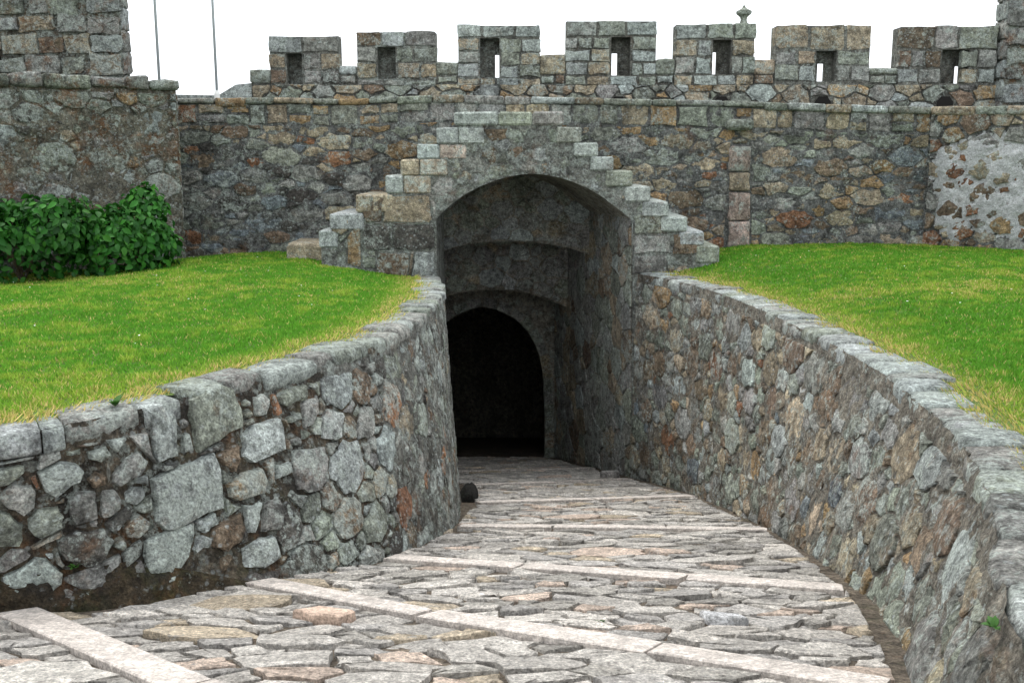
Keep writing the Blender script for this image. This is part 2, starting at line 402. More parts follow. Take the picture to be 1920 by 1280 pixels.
# ------------------------------------------------------------------ the curved retaining walls' surfaces
def rz(Y):
    """Height of the ramp's bed at a distance Y."""
    if Y >= 4: return .255 - .2383 * Y
    t = 4 - max(Y, .03)
    return -.698 + .2383 * t - .03 * t * t
def catmull(pts, n):
    out = []; m = len(pts)
    for i in range(m - 1):
        p0 = pts[max(i - 1, 0)]; p1 = pts[i]; p2 = pts[i + 1]; p3 = pts[min(i + 2, m - 1)]
        for k in range(n):
            t = k / n
            out.append(tuple(.5 * (2 * b + (c - a) * t + (2 * a - 5 * b + 4 * c - d) * t * t + (3 * b - a - 3 * c + d) * t ** 3) for a, b, c, d in zip(p0, p1, p2, p3)))
    out.append(tuple(pts[-1])); return out
class WallSurface:
    """A ruled wall face: u metres along it, w metres down from its top edge, d metres out of it."""
    def __init__(self, rows, side, extra=.2):
        self.r = catmull(rows, 16); self.side = side; self.extra = extra; self.s = [0.]
        for a, b in zip(self.r, self.r[1:]):
            self.s.append(self.s[-1] + math.hypot((b[0] + b[3] - a[0] - a[3]) / 2, (b[1] + b[4] - a[1] - a[4]) / 2))
        self.L = self.s[-1]
    def row(self, u):
        s = self.s; u = min(max(u, 0), self.L - 1e-6); lo, hi = 0, len(s) - 1
        while hi - lo > 1:
            m = (lo + hi) // 2
            if s[m] <= u: lo = m
            else: hi = m
        t = (u - s[lo]) / (s[hi] - s[lo]); a, b = self.r[lo], self.r[hi]
        dx = (b[0] + b[3] - a[0] - a[3]); dy = (b[1] + b[4] - a[1] - a[4]); l = math.hypot(dx, dy)
        return [p + (q - p) * t for p, q in zip(a, b)], (dy / l * self.side, -dx / l * self.side)
    def H(self, u):
        r, _ = self.row(u); return r[2] - rz(r[4]) + self.extra
    def P(self, u, w, d=0.):
        r, n = self.row(u); t = w / (r[2] - rz(r[4]))
        return (r[0] + (r[3] - r[0]) * t + n[0] * d, r[1] + (r[4] - r[1]) * t + n[1] * d, r[2] - w)
LEFT = WallSurface([(-7.2, 3.3, 0, -7.2, 3.2), (-5.6, 4.45, 0, -5.6, 4.35), (-4.2, 5.05, 0, -4.2, 4.95), (-3.3, 5.25, 0, -3.3, 5.2), (-2.81, 5.42, 0, -2.93, 5.42),
    (-2.5, 5.75, 0, -2.5, 5.55), (-2.2, 6.15, 0, -2.2, 5.76), (-1.77, 7.05, 0, -1.62, 6.32), (-1.33, 8.02, -.01, -.98, 7.3), (-1.05, 8.95, -.02, -.75, 8.2),
    (-.91, 10.2, -.05, -.57, 9.3), (-.86, 11.6, -.1, -.6, 10.9), (-.92, 13.3, -.16, -.76, 13), (-1.13, 15.28, -.25, -1.13, 15.28)], 1)
RIGHT = WallSurface([(.7, -3, 0, .6, -3), (.95, 0, 0, .85, 0), (1.15, 1.2, 0, 1.0, 1.2), (1.45, 2.4, 0, 1.25, 2.4), (1.76, 3.41, 0, 1.52, 3.4), (2.04, 4.06, 0, 1.76, 4.03),
    (2.33, 4.85, -.015, 2.03, 4.95), (2.56, 5.85, -.03, 2.24, 6.05), (2.74, 7.45, -.05, 2.36, 7.5), (2.78, 9.65, -.09, 2.43, 9.3), (2.6, 12.4, -.13, 2.36, 12.1),
    (2.3, 14.0, -.16, 2.14, 13.8), (1.9, 15.3, -.19, 1.86, 15.3)], -1)
PR = WallSurface([(1.79, 15.3, .7, 1.86, 15.3), (1.36, 17.8, .7, 1.4, 17.8), (.86, 20.5, .7, .9, 20.5)], -1)
PL = WallSurface([(-1.14, 15.3, .7, -1.13, 15.3), (-1.6, 17.8, .7, -1.6, 17.8), (-2.1, 20.5, .7, -2.1, 20.5)], 1)

# ------------------------------------------------------------------ the setting: ground, lawns, ramp
gv = [(-400, -300, -9), (400, -300, -9), (400, 500, -9), (-400, 500, -9)]
o = link('ground', mesh('ground', gv, [[0, 1, 2, 3]]), M['turf'], kind='structure')

def lerp1(x, xs, ys): return np.interp(x, xs, ys)
ltop = [r for r in LEFT.r]; rtop = [r for r in RIGHT.r]
def off_line(S, d):
    out = []
    for k in range(len(S.r)):
        r, n_ = S.row(S.s[k]); out.append((r[0] - n_[0] * d, r[1] - n_[1] * d, r[2]))
    return out
LBACK, RBACK = off_line(LEFT, .16), off_line(RIGHT, .2)
pathpoly = [(-9.5, 2.), *[(p[0], p[1]) for p in LBACK], (-1.35, 15.3), (-1.6, 17.9), (1.75, 17.9), (2.05, 15.3), *[(p[0], p[1]) for p in RBACK[::-1]], (.5, -7), (-9.5, -7)]
LY = np.array([p[1] for p in LBACK]); LX = np.array([p[0] for p in LBACK]); LZ = np.array([p[2] for p in LBACK])
RY = np.array([p[1] for p in RBACK]); RX = np.array([p[0] for p in RBACK]); RZ = np.array([p[2] for p in RBACK])
def vnoise(x, y, s, seed=0):
    x = x * s + seed * 17.3; y = y * s + seed * 7.7; xi = np.floor(x); yi = np.floor(y); fx = x - xi; fy = y - yi
    fx = fx * fx * (3 - 2 * fx); fy = fy * fy * (3 - 2 * fy)
    h = lambda a, b: np.modf(np.abs(np.sin(a * 127.1 + b * 311.7) * 43758.5453))[0]
    return (h(xi, yi) * (1 - fx) + h(xi + 1, yi) * fx) * (1 - fy) + (h(xi, yi + 1) * (1 - fx) + h(xi + 1, yi + 1) * fx) * fy
def lawn_z(x, y):
    x = np.asarray(x, float); y = np.asarray(y, float)
    sm = lambda t: np.clip(t, 0, 1) ** 2 * (3 - 2 * np.clip(t, 0, 1))
    lx, lz = lerp1(y, LY, LX), lerp1(y, LY, LZ); rx, rzz = lerp1(y, RY, RX), lerp1(y, RY, RZ)
    tl = np.where(y > 13, -.02, 0.) - .13 * sm((-4.2 - x) / 2.5) * sm((y - 10) / 4); tr = .1 * sm((y - 8) / 8)
    zl = lz + .0 + (tl - lz + .0) * sm((lx - x) / 2.2); zr = rzz + .002 + (tr - rzz) * sm((x - rx) / 2.)
    mid = (lx + rx) / 2
    return np.where(x < mid, zl, zr) + .05 * (vnoise(x, y, .9) - .5) * sm(np.minimum(np.abs(x - lx), np.abs(x - rx)) / 1.5)
st = .12
for nm, x0, x1, lab in (('lawn', -16., .6, 'L'), ('lawn', .5, 16., 'R')):
    xs = np.arange(x0, x1 + .001, st); ys = np.arange(-8, 17.4, st); X, Y = np.meshgrid(xs, ys, indexing='ij')
    Z = lawn_z(X, Y); cx = (X[:-1, :-1] + st / 2).ravel(); cy = (Y[:-1, :-1] + st / 2).ravel()
    keep = ~inside_many(np.stack([cx, cy], 1), pathpoly)
    keep &= (cx < 0) if lab == 'L' else (cx > .3)
    ny = len(ys); I, J = np.meshgrid(np.arange(len(xs) - 1), np.arange(ny - 1), indexing='ij'); a = (I * ny + J).ravel()[keep]
    F = np.stack([a, a + ny, a + ny + 1, a + 1], 1).tolist()
    o = link(nm, mesh(nm, np.stack([X, Y, Z], -1).reshape(-1, 3).tolist(), F, None, True), M['turf'], kind='structure')

xs = np.linspace(-9.5, 4.2, 90); ys = np.linspace(-7, 21.2, 180)
v = [(x, y, rz(y) - .014 + .014 * mnoise.noise(Vector((x * 4, y * 4, 0)))) for x in xs for y in ys]; ny = len(ys)
f = [[i * ny + j, (i + 1) * ny + j, (i + 1) * ny + j + 1, i * ny + j + 1] for i in range(len(xs) - 1) for j in range(ny - 1)]
ramp = link('ramp', mesh('ramp', v, f, None, True), M['bed'], kind='structure')

def on_ramp(x, y, d): return (x, y, rz(y) + d)
rng = random.Random(14)
strips = [[(-2.72, 5.42), (-1.27, 3.97), (-.35, 3.05)], [(-1.63, 6.36), (-.42, 5.37), (.74, 4.6), (1.62, 3.98)], [(-.9, 7.35), (.1, 6.94), (1.2, 6.51), (2.14, 6.12)],
          [(-.5, 9.15), (.38, 9.11), (1.44, 9.03), (2.36, 8.9)], [(-.43, 11.25), (.95, 11.66), (2.24, 12.07)], [(-.6, 13.6), (.6, 14.1), (1.72, 14.66)], [(-1.1, 16.2), (.1, 16.6), (1.4, 17.0)]]
slabs = []
for k, s in enumerate(strips):
    wd = .21 if k < 3 else .18
    for (ax, ay), (bx, by) in zip(s, s[1:]):
        dx, dy = bx - ax, by - ay; l = math.hypot(dx, dy); nx, ny_ = dy / l * wd, -dx / l * wd; e = .006
        ux, uy = dx / l * e, dy / l * e
        slabs.append((k, ccw([(ax + ux, ay + uy), (bx - ux, by - uy), (bx - ux + nx, by - uy + ny_), (ax + ux + nx, ay + uy + ny_)])))
pave_l = [(-6.5, 4.3), (-4.3, 4.75), (-3.3, 5.02), (-2.72, 5.36), (-2.23, 5.57), (-1.63, 6.3), (-.95, 7.25), (-.72, 8.1), (-.53, 9.19), (-.44, 11.37), (-.62, 13.6), (-1.08, 15.3), (-1.95, 20.4)]
pave_r = [(.72, 20.4), (1.66, 15.3), (2.0, 13.7), (2.24, 12.1), (2.34, 9.05), (2.27, 7.5), (2.12, 6.0), (1.87, 4.87), (1.66, 4.01), (1.3, 2.9), (1.0, 2.2)]
extra_pins = [ccw([(1.04, 5.26), (1.24, 5.16), (1.27, 5.07), (1.07, 5.16)]), ccw([(1.36, 15.0), (1.62, 15.12), (1.66, 14.98), (1.4, 14.86)]),
              ccw([(-1.23, 5.27), (-1.09, 5.37), (-.86, 5.24), (-.92, 5.08), (-1.08, 5.14)])]
pave = Masonry(ramp, M['paving'], on_ramp, rng)
pav_w = dict(grey=3, pale=4, pink=2.6, tan=.3)
dom = pave_l + pave_r + [(-2.0, 2.4), (-6.5, 3.2)]
for q in rubble(dom, [(.155, 90), (.12, 600), (.085, 3500), (.055, 8000), (.032, 8000)], rng, 1.65, [s[1] for s in slabs] + extra_pins, .012):
    t = rng.choices(((.46, .445, .43), (.40, .39, .385), (.52, .50, .48), (.49, .41, .36), (.34, .33, .315), (.46, .40, .32)), (4, 3, 2.4, 1.0, 1.8, .9))[0]; f_ = rng.uniform(1.0, 1.42); t = tuple(max(.26, min(.75, c * f_ * g_)) for c, g_ in zip(t, (1.03, 1., .94))); a = area(q)
    pave.add(q, t, out=rng.uniform(-.002, .02), back=.06, bevel=.012, dome=.003, rough=.007, cut=.05, name='paving_stone', smooth=False, tilt=.075 if a > .01 else .02, ragged=1.3)
for k, q in slabs:
    pave.add(q, (.58, .525, .475), out=.036, back=.05, bevel=.008, dome=0., rough=.001, cut=0, ragged=0, name='edging_slab', label='long pale smooth granite slab set across the ramp', smooth=False, mat=M['slab'])
pave.add(extra_pins[0], (.72, .72, .72), out=.05, back=.04, bevel=.008, dome=0, rough=.001, cut=0, ragged=0, name='paving_stone', label='small whitish rectangular stone', smooth=False, mat=M['slab'])
pave.add(extra_pins[1], (.4, .38, .36), out=.12, back=.04, bevel=.01, dome=0, rough=.003, cut=0, name='paving_stone', label='raised grey block by the right wall at the arch', smooth=False)
pave.add(extra_pins[2], (.56, .42, .33), out=.055, back=.04, bevel=.015, dome=0, rough=.002, cut=.1, name='paving_stone', label='smooth pinkish flat paving stone', smooth=False, mat=M['slab'])
pave.emit(300, 'small_paving_stones')

# ------------------------------------------------------------------ left retaining wall
def wall_dom(S, u0, u1, wt, n=40, ex=-.04):
    us = [u0 + (u1 - u0) * k / n for k in range(n + 1)]
    return [(u, wt) for u in us[::8]] + [(u, S.H(u) - S.extra - ex) for u in us[::-1]]
def coping(parent, S, cuts, width, thick, rng, mat, weights, over=.035, tiltj=.02, skip=(), z0=.015):
    """Flat slabs along a wall's top edge, each its own stone of a slightly different size and set."""
    for i, (a, b) in enumerate(zip(cuts, cuts[1:])):
        if i in skip: continue
        wd = width * rng.uniform(.85, 1.2); th = thick * rng.uniform(.75, 1.25); ov = over + rng.uniform(-.02, .025); lift = z0 + rng.uniform(-.012, .02)
        tl = rng.uniform(-tiltj, tiltj); m = max(1, int((b - a) / .14)); v = []; g = .006
        us = [a + g + (b - a - 2 * g) * k / m for k in range(m + 1)]
        prof = [(ov - .015, -th), (ov + .004, -th * .75), (ov, -th * .25), (ov - .022, -.004), (ov - .09, .004), (ov - wd * .55, .008), (ov - wd, 0.), (ov - wd - .02, -th)]
        for k, u in enumerate(us):
            e = .012 if k in (0, m) else 0
            for j, (d, h) in enumerate(prof):
                q = S.P(u, 0, d + rng.uniform(-.012, .012) - (e if j < 4 else 0)); v.append((q[0], q[1], q[2] + h + lift + tl * (u - (a + b) / 2) + rng.uniform(-.006, .006) - e * .5))
        n = len(prof); f = [[k * n + j, (k + 1) * n + j, (k + 1) * n + (j + 1) % n, k * n + (j + 1) % n] for k in range(m) for j in range(n)]
        f += [list(range(n)), [m * n + j for j in range(n - 1, -1, -1)]]
        c = np.array(v).mean(0); nn = np.cross(np.subtract(v[n + 4], v[4]), np.subtract(v[5], v[4]))
        if nn[2] < 0: f = [q[::-1] for q in f]
        part('coping_stone', v, f, mat, parent, pick(rng, weights, .12), True)

rng = random.Random(5)
lw = thing('retaining_wall', 'convex lichen-grey rubble retaining wall below the left lawn', 'stone wall', (-1.5, 8, -1.8), 'retaining walls of the ramp')
PLW = LEFT.P
v1 = sheet(lambda u, w, d: PLW(u, w, d * (1 + .35 * max(0, min(1, (u - 6.8) / 2))) - .008 + .02 * max(0, min(1, (u - 6.6) / 2))), .05, LEFT.L - .01, 340, lambda u: .0, lambda u: LEFT.H(u), 46, .018, 7)
farv = lambda q: mnoise.noise(Vector(v1[0][q[0]]) * 1.6) * 1.2 + v1[0][q[0]][1] > 7.9
part('wall_core', v1[0], [q for q in v1[1] if not farv(q)], M['left_mortar'], lw, None, True)
part('render_face', v1[0], [q for q in v1[1] if farv(q)], stone_material('grey_render', base=(.215, .215, .19), lichen=.6, dots=.7, grime=.5, rust=.26, moss=.16, bump=1.8, streak=.2), lw, None, True)
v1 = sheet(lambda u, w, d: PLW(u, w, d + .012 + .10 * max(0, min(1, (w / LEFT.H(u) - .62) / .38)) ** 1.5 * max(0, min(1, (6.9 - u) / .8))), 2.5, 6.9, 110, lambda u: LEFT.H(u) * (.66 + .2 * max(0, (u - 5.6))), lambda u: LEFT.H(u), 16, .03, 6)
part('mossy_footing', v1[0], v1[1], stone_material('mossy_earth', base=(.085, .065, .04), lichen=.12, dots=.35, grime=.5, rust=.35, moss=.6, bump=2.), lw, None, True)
pins_l = [
 ('green', [(4.7, .2), (4.94, .17), (5.01, .19), (5.02, .23), (4.94, .29), (4.72, .3)]), ('pale', [(5.07, .24), (5.2, .19), (5.3, .22), (5.34, .28), (5.32, .34), (5.18, .42), (5.11, .36)]),
 ('grey', [(4.86, .34), (4.94, .28), (5.05, .3), (5.08, .36), (5.07, .44), (5.01, .49), (4.92, .42)]), ('green', [(4.72, .4), (4.87, .41), (4.95, .45), (5.01, .53), (5.03, .63), (5.0, .66), (4.75, .63)]),
 ('green', [(5.02, .5), (5.08, .45), (5.2, .45), (5.23, .52), (5.22, .59), (5.1, .64), (5.04, .59)]), ('grey', [(5.24, .43), (5.29, .39), (5.4, .41), (5.41, .47), (5.41, .58), (5.29, .59), (5.24, .52)]),
 ('grey', [(5.42, .41), (5.51, .42), (5.54, .48), (5.54, .55), (5.47, .59), (5.42, .58)]), ('pale', [(5.56, .46), (5.62, .43), (5.69, .45), (5.7, .52), (5.63, .56), (5.56, .52)]),
 ('grey', [(5.48, .34), (5.56, .26), (5.65, .24), (5.71, .31), (5.67, .39), (5.52, .42), (5.48, .39)]), ('brown', [(5.34, .33), (5.4, .29), (5.46, .34), (5.46, .4), (5.38, .4)]),
 ('green', [(5.34, .18), (5.46, .17), (5.49, .22), (5.42, .26), (5.35, .23)]), ('green', [(5.21, .14), (5.33, .15), (5.33, .19), (5.22, .18)]),
 ('dark', [(5.17, .66), (5.3, .61), (5.45, .64), (5.52, .72), (5.46, .82), (5.35, .84), (5.23, .78)]), ('brown', [(5.55, .66), (5.62, .6), (5.66, .6), (5.74, .66), (5.74, .71), (5.66, .75), (5.58, .73)]),
 ('pale', [(5.12, .72), (5.18, .73), (5.18, .76), (5.13, .75)]),
 ('pale', [(5.64, .0), (5.76, -.02), (5.85, .06), (5.89, .14), (5.91, .35), (5.76, .35), (5.71, .19), (5.65, .03)]),
 ('green', [(5.96, .02), (6.12, -.02), (6.24, -.02), (6.33, .03), (6.41, .16), (6.45, .29), (6.23, .33), (6.04, .35), (6.0, .19)]),
 ('pale', [(5.72, .37), (6.04, .38), (6.17, .36), (6.24, .49), (6.29, .73), (6.01, .75), (5.84, .77), (5.77, .7)]),
 ('pale', [(6.43, .35), (6.52, .3), (6.8, .3), (6.85, .41), (6.84, .51), (6.52, .53), (6.44, .47)]), ('ochre', [(6.31, .6), (6.43, .56), (6.62, .56), (6.66, .65), (6.65, .73), (6.39, .72), (6.33, .68)]),
 ('brown', [(6.2, .4), (6.4, .36), (6.42, .48), (6.36, .55), (6.25, .47)]), ('grey', [(6.53, .12), (6.62, .1), (6.71, .17), (6.66, .26), (6.56, .26)]),
 ('green', [(6.42, .12), (6.5, .12), (6.51, .18), (6.43, .17)]), ('green', [(6.45, .19), (6.52, .18), (6.52, .24), (6.46, .25)]),
 ('green', [(6.78, .15), (6.95, .12), (7.15, .14), (7.13, .24), (6.83, .25)]), ('green', [(6.86, .31), (7.04, .3), (7.04, .36), (6.88, .36)]),
 ('pale', [(6.45, .75), (6.6, .76), (6.58, .86), (6.53, .95), (6.48, .93)]), ('brown', [(6.2, .82), (6.41, .77), (6.46, .88), (6.43, .96), (6.31, .99), (6.2, .93)]),
 ('pale', [(6.43, .99), (6.59, .97), (6.72, .99), (6.77, 1.13), (6.61, 1.16), (6.47, 1.12)]), ('grey', [(6.64, .77), (6.77, .78), (6.81, .88), (6.76, .98), (6.6, .96)]),
 ('dark', [(5.93, .21), (5.98, .2), (6.03, .34), (5.94, .34)]), ('grey', [(5.91, .12), (5.97, .12), (5.98, .18), (5.93, .2)]),
 ('pale', [(6.73, .58), (6.89, .59), (6.91, .67), (6.72, .67)]), ('grey', [(6.89, .46), (7.01, .45), (7.01, .53), (6.91, .51)])]
ms = Masonry(lw, M['left'], PLW, rng)
for c, q in pins_l:
    f_ = rng.uniform(1.0, 1.15) * (1.15 if c == 'pale' else 1)
    ms.add(inset(q, .003), tuple(x * f_ for x in PAL[c]), ragged=.5, out=.04, back=.04, bevel=.03, dome=.016, rough=.008, cut=.2)
pk = [ccw(q) for _, q in pins_l]
lw_w = dict(green=3, grey=3.4, pale=1.2, brown=1.6, rust=.35, dark=1.2, tan=.5)
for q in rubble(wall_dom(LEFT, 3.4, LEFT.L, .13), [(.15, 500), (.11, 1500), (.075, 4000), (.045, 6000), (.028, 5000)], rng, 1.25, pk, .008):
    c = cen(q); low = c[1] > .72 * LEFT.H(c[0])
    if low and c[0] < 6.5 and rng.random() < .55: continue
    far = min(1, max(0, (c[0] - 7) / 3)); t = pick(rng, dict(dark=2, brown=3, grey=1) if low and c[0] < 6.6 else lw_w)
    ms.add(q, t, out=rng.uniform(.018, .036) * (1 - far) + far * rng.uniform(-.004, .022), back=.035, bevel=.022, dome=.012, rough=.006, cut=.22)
ms.emit()
coping(lw, LEFT, [2.4, 3.1, 3.7, 4.3, 5.09, 5.22, 5.63], .34, .15, rng, M['coping'], dict(grey=3, green=2, pale=2))
coping(lw, LEFT, [6.27, 6.62, 7.25, 7.52, 8.05, 8.4, 8.72, 9.05, 9.4, 9.7, 10.05, 10.5, 10.9, 11.3, 11.7, 12.2, 12.65, 13.1, 13.6, 14.1, 14.6, LEFT.L - .02], .33, .13, rng, M['coping'], dict(grey=3, green=2, pale=2))
# the two big stones that reach the wall's top carry their own top faces
for a, b in ((5.65, 5.9), (5.97, 6.27)): coping(lw, LEFT, [a, b], .34, .1, rng, M['coping'], dict(green=1, pale=1), over=.04)

# ------------------------------------------------------------------ right retaining wall
rng = random.Random(21)
rw = thing('retaining_wall', 'long concave brown rubble retaining wall below the right lawn', 'stone wall', (2.5, 8, -1.8), 'retaining walls of the ramp')
PRW = RIGHT.P
v1 = sheet(lambda u, w, d: PRW(u, w, d + .008), 4.0, RIGHT.L - .01, 330, lambda u: .0, lambda u: RIGHT.H(u), 52, .021, 7)
v2 = sheet(lambda u, w, d: PRW(u, w, d), .05, 4.0, 30, lambda u: .0, lambda u: RIGHT.H(u), 12, .02, 7); v1 = join(v1, v2)
part('wall_core', v1[0], v1[1], M['right_mortar'], rw, None, True)
ms = Masonry(rw, M['right'], PRW, rng)
u_in = 6.2
rw_w = dict(green=3.2, grey=3, tan=2.4, brown=1.6, ochre=.6, rust=.2, pale=1.0, blue=.2)
for q in rubble(wall_dom(RIGHT, u_in, RIGHT.L, .12), [(.17, 300), (.125, 1500), (.09, 5000), (.06, 7000), (.038, 6000)], rng, 1.5, [], .008):
    c = cen(q); ms.add(q, pick(rng, rw_w, .25), out=rng.choice((rng.uniform(.0, .016), rng.uniform(.01, .034))), back=.035, bevel=.02, dome=.014, rough=.009, cut=.2)
ms.emit()
cuts = [u_in - 1]
while cuts[-1] < RIGHT.L - .35: cuts.append(cuts[-1] + rng.uniform(.2, .55))
cuts[-1] = RIGHT.L - .02
coping(rw, RIGHT, cuts, .38, .15, rng, M['coping'], dict(grey=3, green=1, pale=4), over=.015, tiltj=.012)

# ------------------------------------------------------------------ the archway with its double stair, and the vaulted passage
rng = random.Random(31)
ar = thing('archway', 'weathered granite archway with a stair climbing each side over the vaulted passage', 'archway', (.3, 15.3, -.2))
YA = 15.3
Ls = [(-.86, 2.2), (-1.12, 1.97), (-1.41, 1.73), (-1.66, 1.51), (-1.89, 1.27), (-2.34, .99), (-2.74, .71), (-2.91, .46)]
Rs = [(.77, 2.2), (1.03, 1.98), (1.28, 1.75), (1.51, 1.55), (1.8, 1.34), (2.07, 1.11), (2.35, .88), (2.63, .66), (2.89, .44), (3.13, .23)]
A1 = [(-1.14, .62), (-1.02, .75), (-.88, .87), (-.69, 1.0), (-.48, 1.11), (-.28, 1.19), (-.08, 1.25), (.12, 1.285), (.32, 1.3), (.52, 1.28), (.72, 1.24), (.92, 1.175), (1.12, 1.09), (1.32, .98), (1.52, .83), (1.67, .72), (1.79, .62)]
outl = [(-1.13, -4.4), (-2.88, -4.4)]
for (x, z), (x2, z2) in zip(Ls[::-1], Ls[::-1][1:] + [(None, None)]):
    outl.append((x + .03, z - .03))
    if x2 is not None: outl.append((x2 + .03, z - .03))
for i, (x, z) in enumerate(Rs):
    outl.append((x - .03, z - .03))
    if i + 1 < len(Rs): outl.append((x - .03, Rs[i + 1][1] - .03))
outl += [(3.1, -4.4), (1.88, -4.4), (1.83, -.2)] + A1[::-1]
v, f = prism(outl, YA, 17.02); f[0] = f[0]
part('wall_core', v, [q[::-1] for q in f], M['arch_mortar'], ar)
# lining of the first vault
prof = [(-1.13, -.3), *A1, (1.83, -.2)]; pv = []
NY = 10
for k in range(NY + 1):
    y = YA + .004 + 2.5 * k / NY
    for x, z in prof: pv.append((x - .18 * (y - YA) + .012 * mnoise.noise(Vector((x * 4, y * 4, z * 4))), y, z + .012 * mnoise.noise(Vector((x * 5, y * 4, z * 5 + 9)))))
n = len(prof); pf = [[k * n + j, k * n + j + 1, (k + 1) * n + j + 1, (k + 1) * n + j] for k in range(NY) for j in range(n - 1)]
part('vault', pv, pf, M['vault_core'], ar, None, True)
for side in (Ls, Rs):
    s = -1 if side is Ls else 1
    for i, (x, z) in enumerate(side):
        if i == 0:
            if s > 0: continue
            xs_ = [-.86, -.2, .3, .77]
            for a, b in zip(xs_, xs_[1:]):
                v, f = rough_box(rng, a + .006, b - .006, YA - .035, 16.98, z - .2, z, .006, .028)
                part('step', v, f, M['step'], ar, pick(rng, dict(green=3, grey=1, pale=1)))
            continue
        inner = side[i - 1][0] - s * (.45 if s < 0 and i < 5 else .12); zb = side[i + 1][1] if i + 1 < len(side) else z - .3
        x0, x1 = min(x, inner), max(x, inner); fwd = .03 if s > 0 else .02
        zb = max(zb + .004, z - .26)
        cutx = [x0, x1] if x1 - x0 < .55 else [x0, x0 + (x1 - x0) * rng.uniform(.35, .55), x1]
        for a, b in zip(cutx, cutx[1:]):
            v, f = rough_box(rng, a + .004, b - .004, YA - fwd - rng.uniform(0, .02), 16.98, zb, z, .006, .022)
            part('step', v, f, M['step'], ar, pick(rng, dict(pale=3, green=1.) if s > 0 else dict(tan=2.2, pale=2.4, pink=1.4), .1))
v, f = rough_box(rng, -3.55, -2.9, 15.9, 16.98, -.2, .2, .02, .04); part('step', v, f, M['step'], ar, PAL['tan'])
PAF = lambda u, w, d: (u, YA - d, w)
blk = [('tan', [(-1.85, .98), (-1.23, .98), (-1.17, .58), (-1.94, .57)]), ('brown', [(-2.3, .96), (-1.9, .97), (-1.97, .59), (-2.2, .57)]), ('dark', [(-2.24, .54), (-1.83, .54), (-1.84, .16), (-2.24, .17)]),
       ('dark', [(-1.79, .54), (-1.165, .55), (-1.16, .17), (-1.79, .16)]), ('pale', [(-1.48, .13), (-1.155, .14), (-1.155, -.3), (-1.54, -.28)]), ('brown', [(-2.05, .13), (-1.53, .13), (-1.58, -.24), (-2.06, -.2)]),
       ('tan', [(-2.74, .68), (-2.36, .68), (-2.36, .5), (-2.57, .39), (-2.73, .45)]), ('ochre', [(-2.34, .53), (-2.27, .53), (-2.27, -.1), (-2.5, -.05), (-2.5, .35)]), ('grey', [(1.835, .38), (2.39, .39), (2.38, .12), (1.835, .1)]),
       ('grey', [(1.835, .08), (2.34, .1), (2.34, -.2), (1.845, -.2)]), ('green', [(1.82, .7), (2.24, .71), (2.29, .42), (1.83, .41)]), ('brown', [(2.42, .4), (2.85, .38), (2.85, .1), (2.42, .1)])]
ms = Masonry(ar, M['arch'], PAF, rng)
for c, q in blk: ms.add(inset(q, .006), PAL[c], ragged=.3, out=.03, back=.04, bevel=.022, dome=.004, rough=.006, cut=.1)
face = [(-2.85, -.35)]
for (x, z), (x2, z2) in zip(Ls[::-1], Ls[::-1][1:] + [(None, None)]):
    face.append((x + .05, z - .24))
    if x2 is not None: face.append((x2 + .05, z - .24))
for i, (x, z) in enumerate(Rs):
    face.append((x - .05, z - .24))
    if i + 1 < len(Rs): face.append((x - .05, Rs[i + 1][1] - .24))
face += [(3.0, -.35), (1.84, -.35)] + [(x, z + .01) for x, z in A1[::-1]] + [(-1.15, -.35)]
v, f = sheet(lambda u, w, d: (u, YA - d - .004, w), -2.85, 3.05, 140, lambda u: -.4, lambda u: 2.15, 60, .018, 7)
af = inside_many(np.array([(p[0], p[2]) for p in v]), face); f = [q for q in f if all(af[i] for i in q)]
part('mortar_face', v, f, M['arch_mortar'], ar, None, True)
for q in rubble(face, [(.15, 250), (.11, 900), (.08, 2400), (.05, 3000)], rng, 1.2, [ccw(q) for _, q in blk], .009):
    ms.add(q, pick(rng, dict(green=3.2, grey=2.4, pale=2.6, tan=1.2, brown=.4), .2), out=rng.choice((rng.uniform(-.008, .012), rng.uniform(.006, .028))), back=.03, bevel=.02, dome=.006, rough=.008, cut=.2)
ms.emit()

rng = random.Random(37)
pa = thing('vaulted_passage', 'dark vaulted passage stepping down behind the arch to a pointed gate', 'passage', (.3, 18, -4))
sv = lambda S, nm: part('side_wall', *sheet(lambda u, w, d: S.P(u, w, d - .01), 0.0, S.L, 60, lambda u: 0., lambda u: S.H(u), 40, .015, 6), M['vault_core'], pa, None, True)
sv(PR, 'r'); sv(PL, 'l')
ms = Masonry(pa, M['vault'], PR.P, rng)
dom = [(0.01, .02), (PR.L, .02)] + [(u, PR.H(u) - PR.extra + .03) for u in (PR.L, PR.L * .75, PR.L * .5, PR.L * .25, .01)]
for q in rubble(dom, [(.2, 260), (.15, 800), (.1, 2500)], rng, 1.3, [], .009):
    ms.add(q, pick(rng, dict(grey=3, brown=1, green=2.4, tan=2, pale=1)), out=rng.uniform(.005, .022), back=.03, bevel=.022, dome=.006, rough=.005, cut=.12)
ms.emit(200)
A2 = [(-1.7, -.35), (-1.31, -.12), (-1.08, -.04), (-.84, .03), (-.5, .08), (-.09, .1), (.3, .085), (.65, .05), (1.0, -.02), (1.31, -.12), (1.42, -.17)]
A3 = [(-1.95, -1.5), (-1.6, -1.25), (-1.29, -1.09), (-.82, -.99), (-.5, -.965), (-.21, -.96), (.1, -.985), (.41, -1.05), (.75, -1.17), (1.08, -1.31), (1.14, -1.36)]
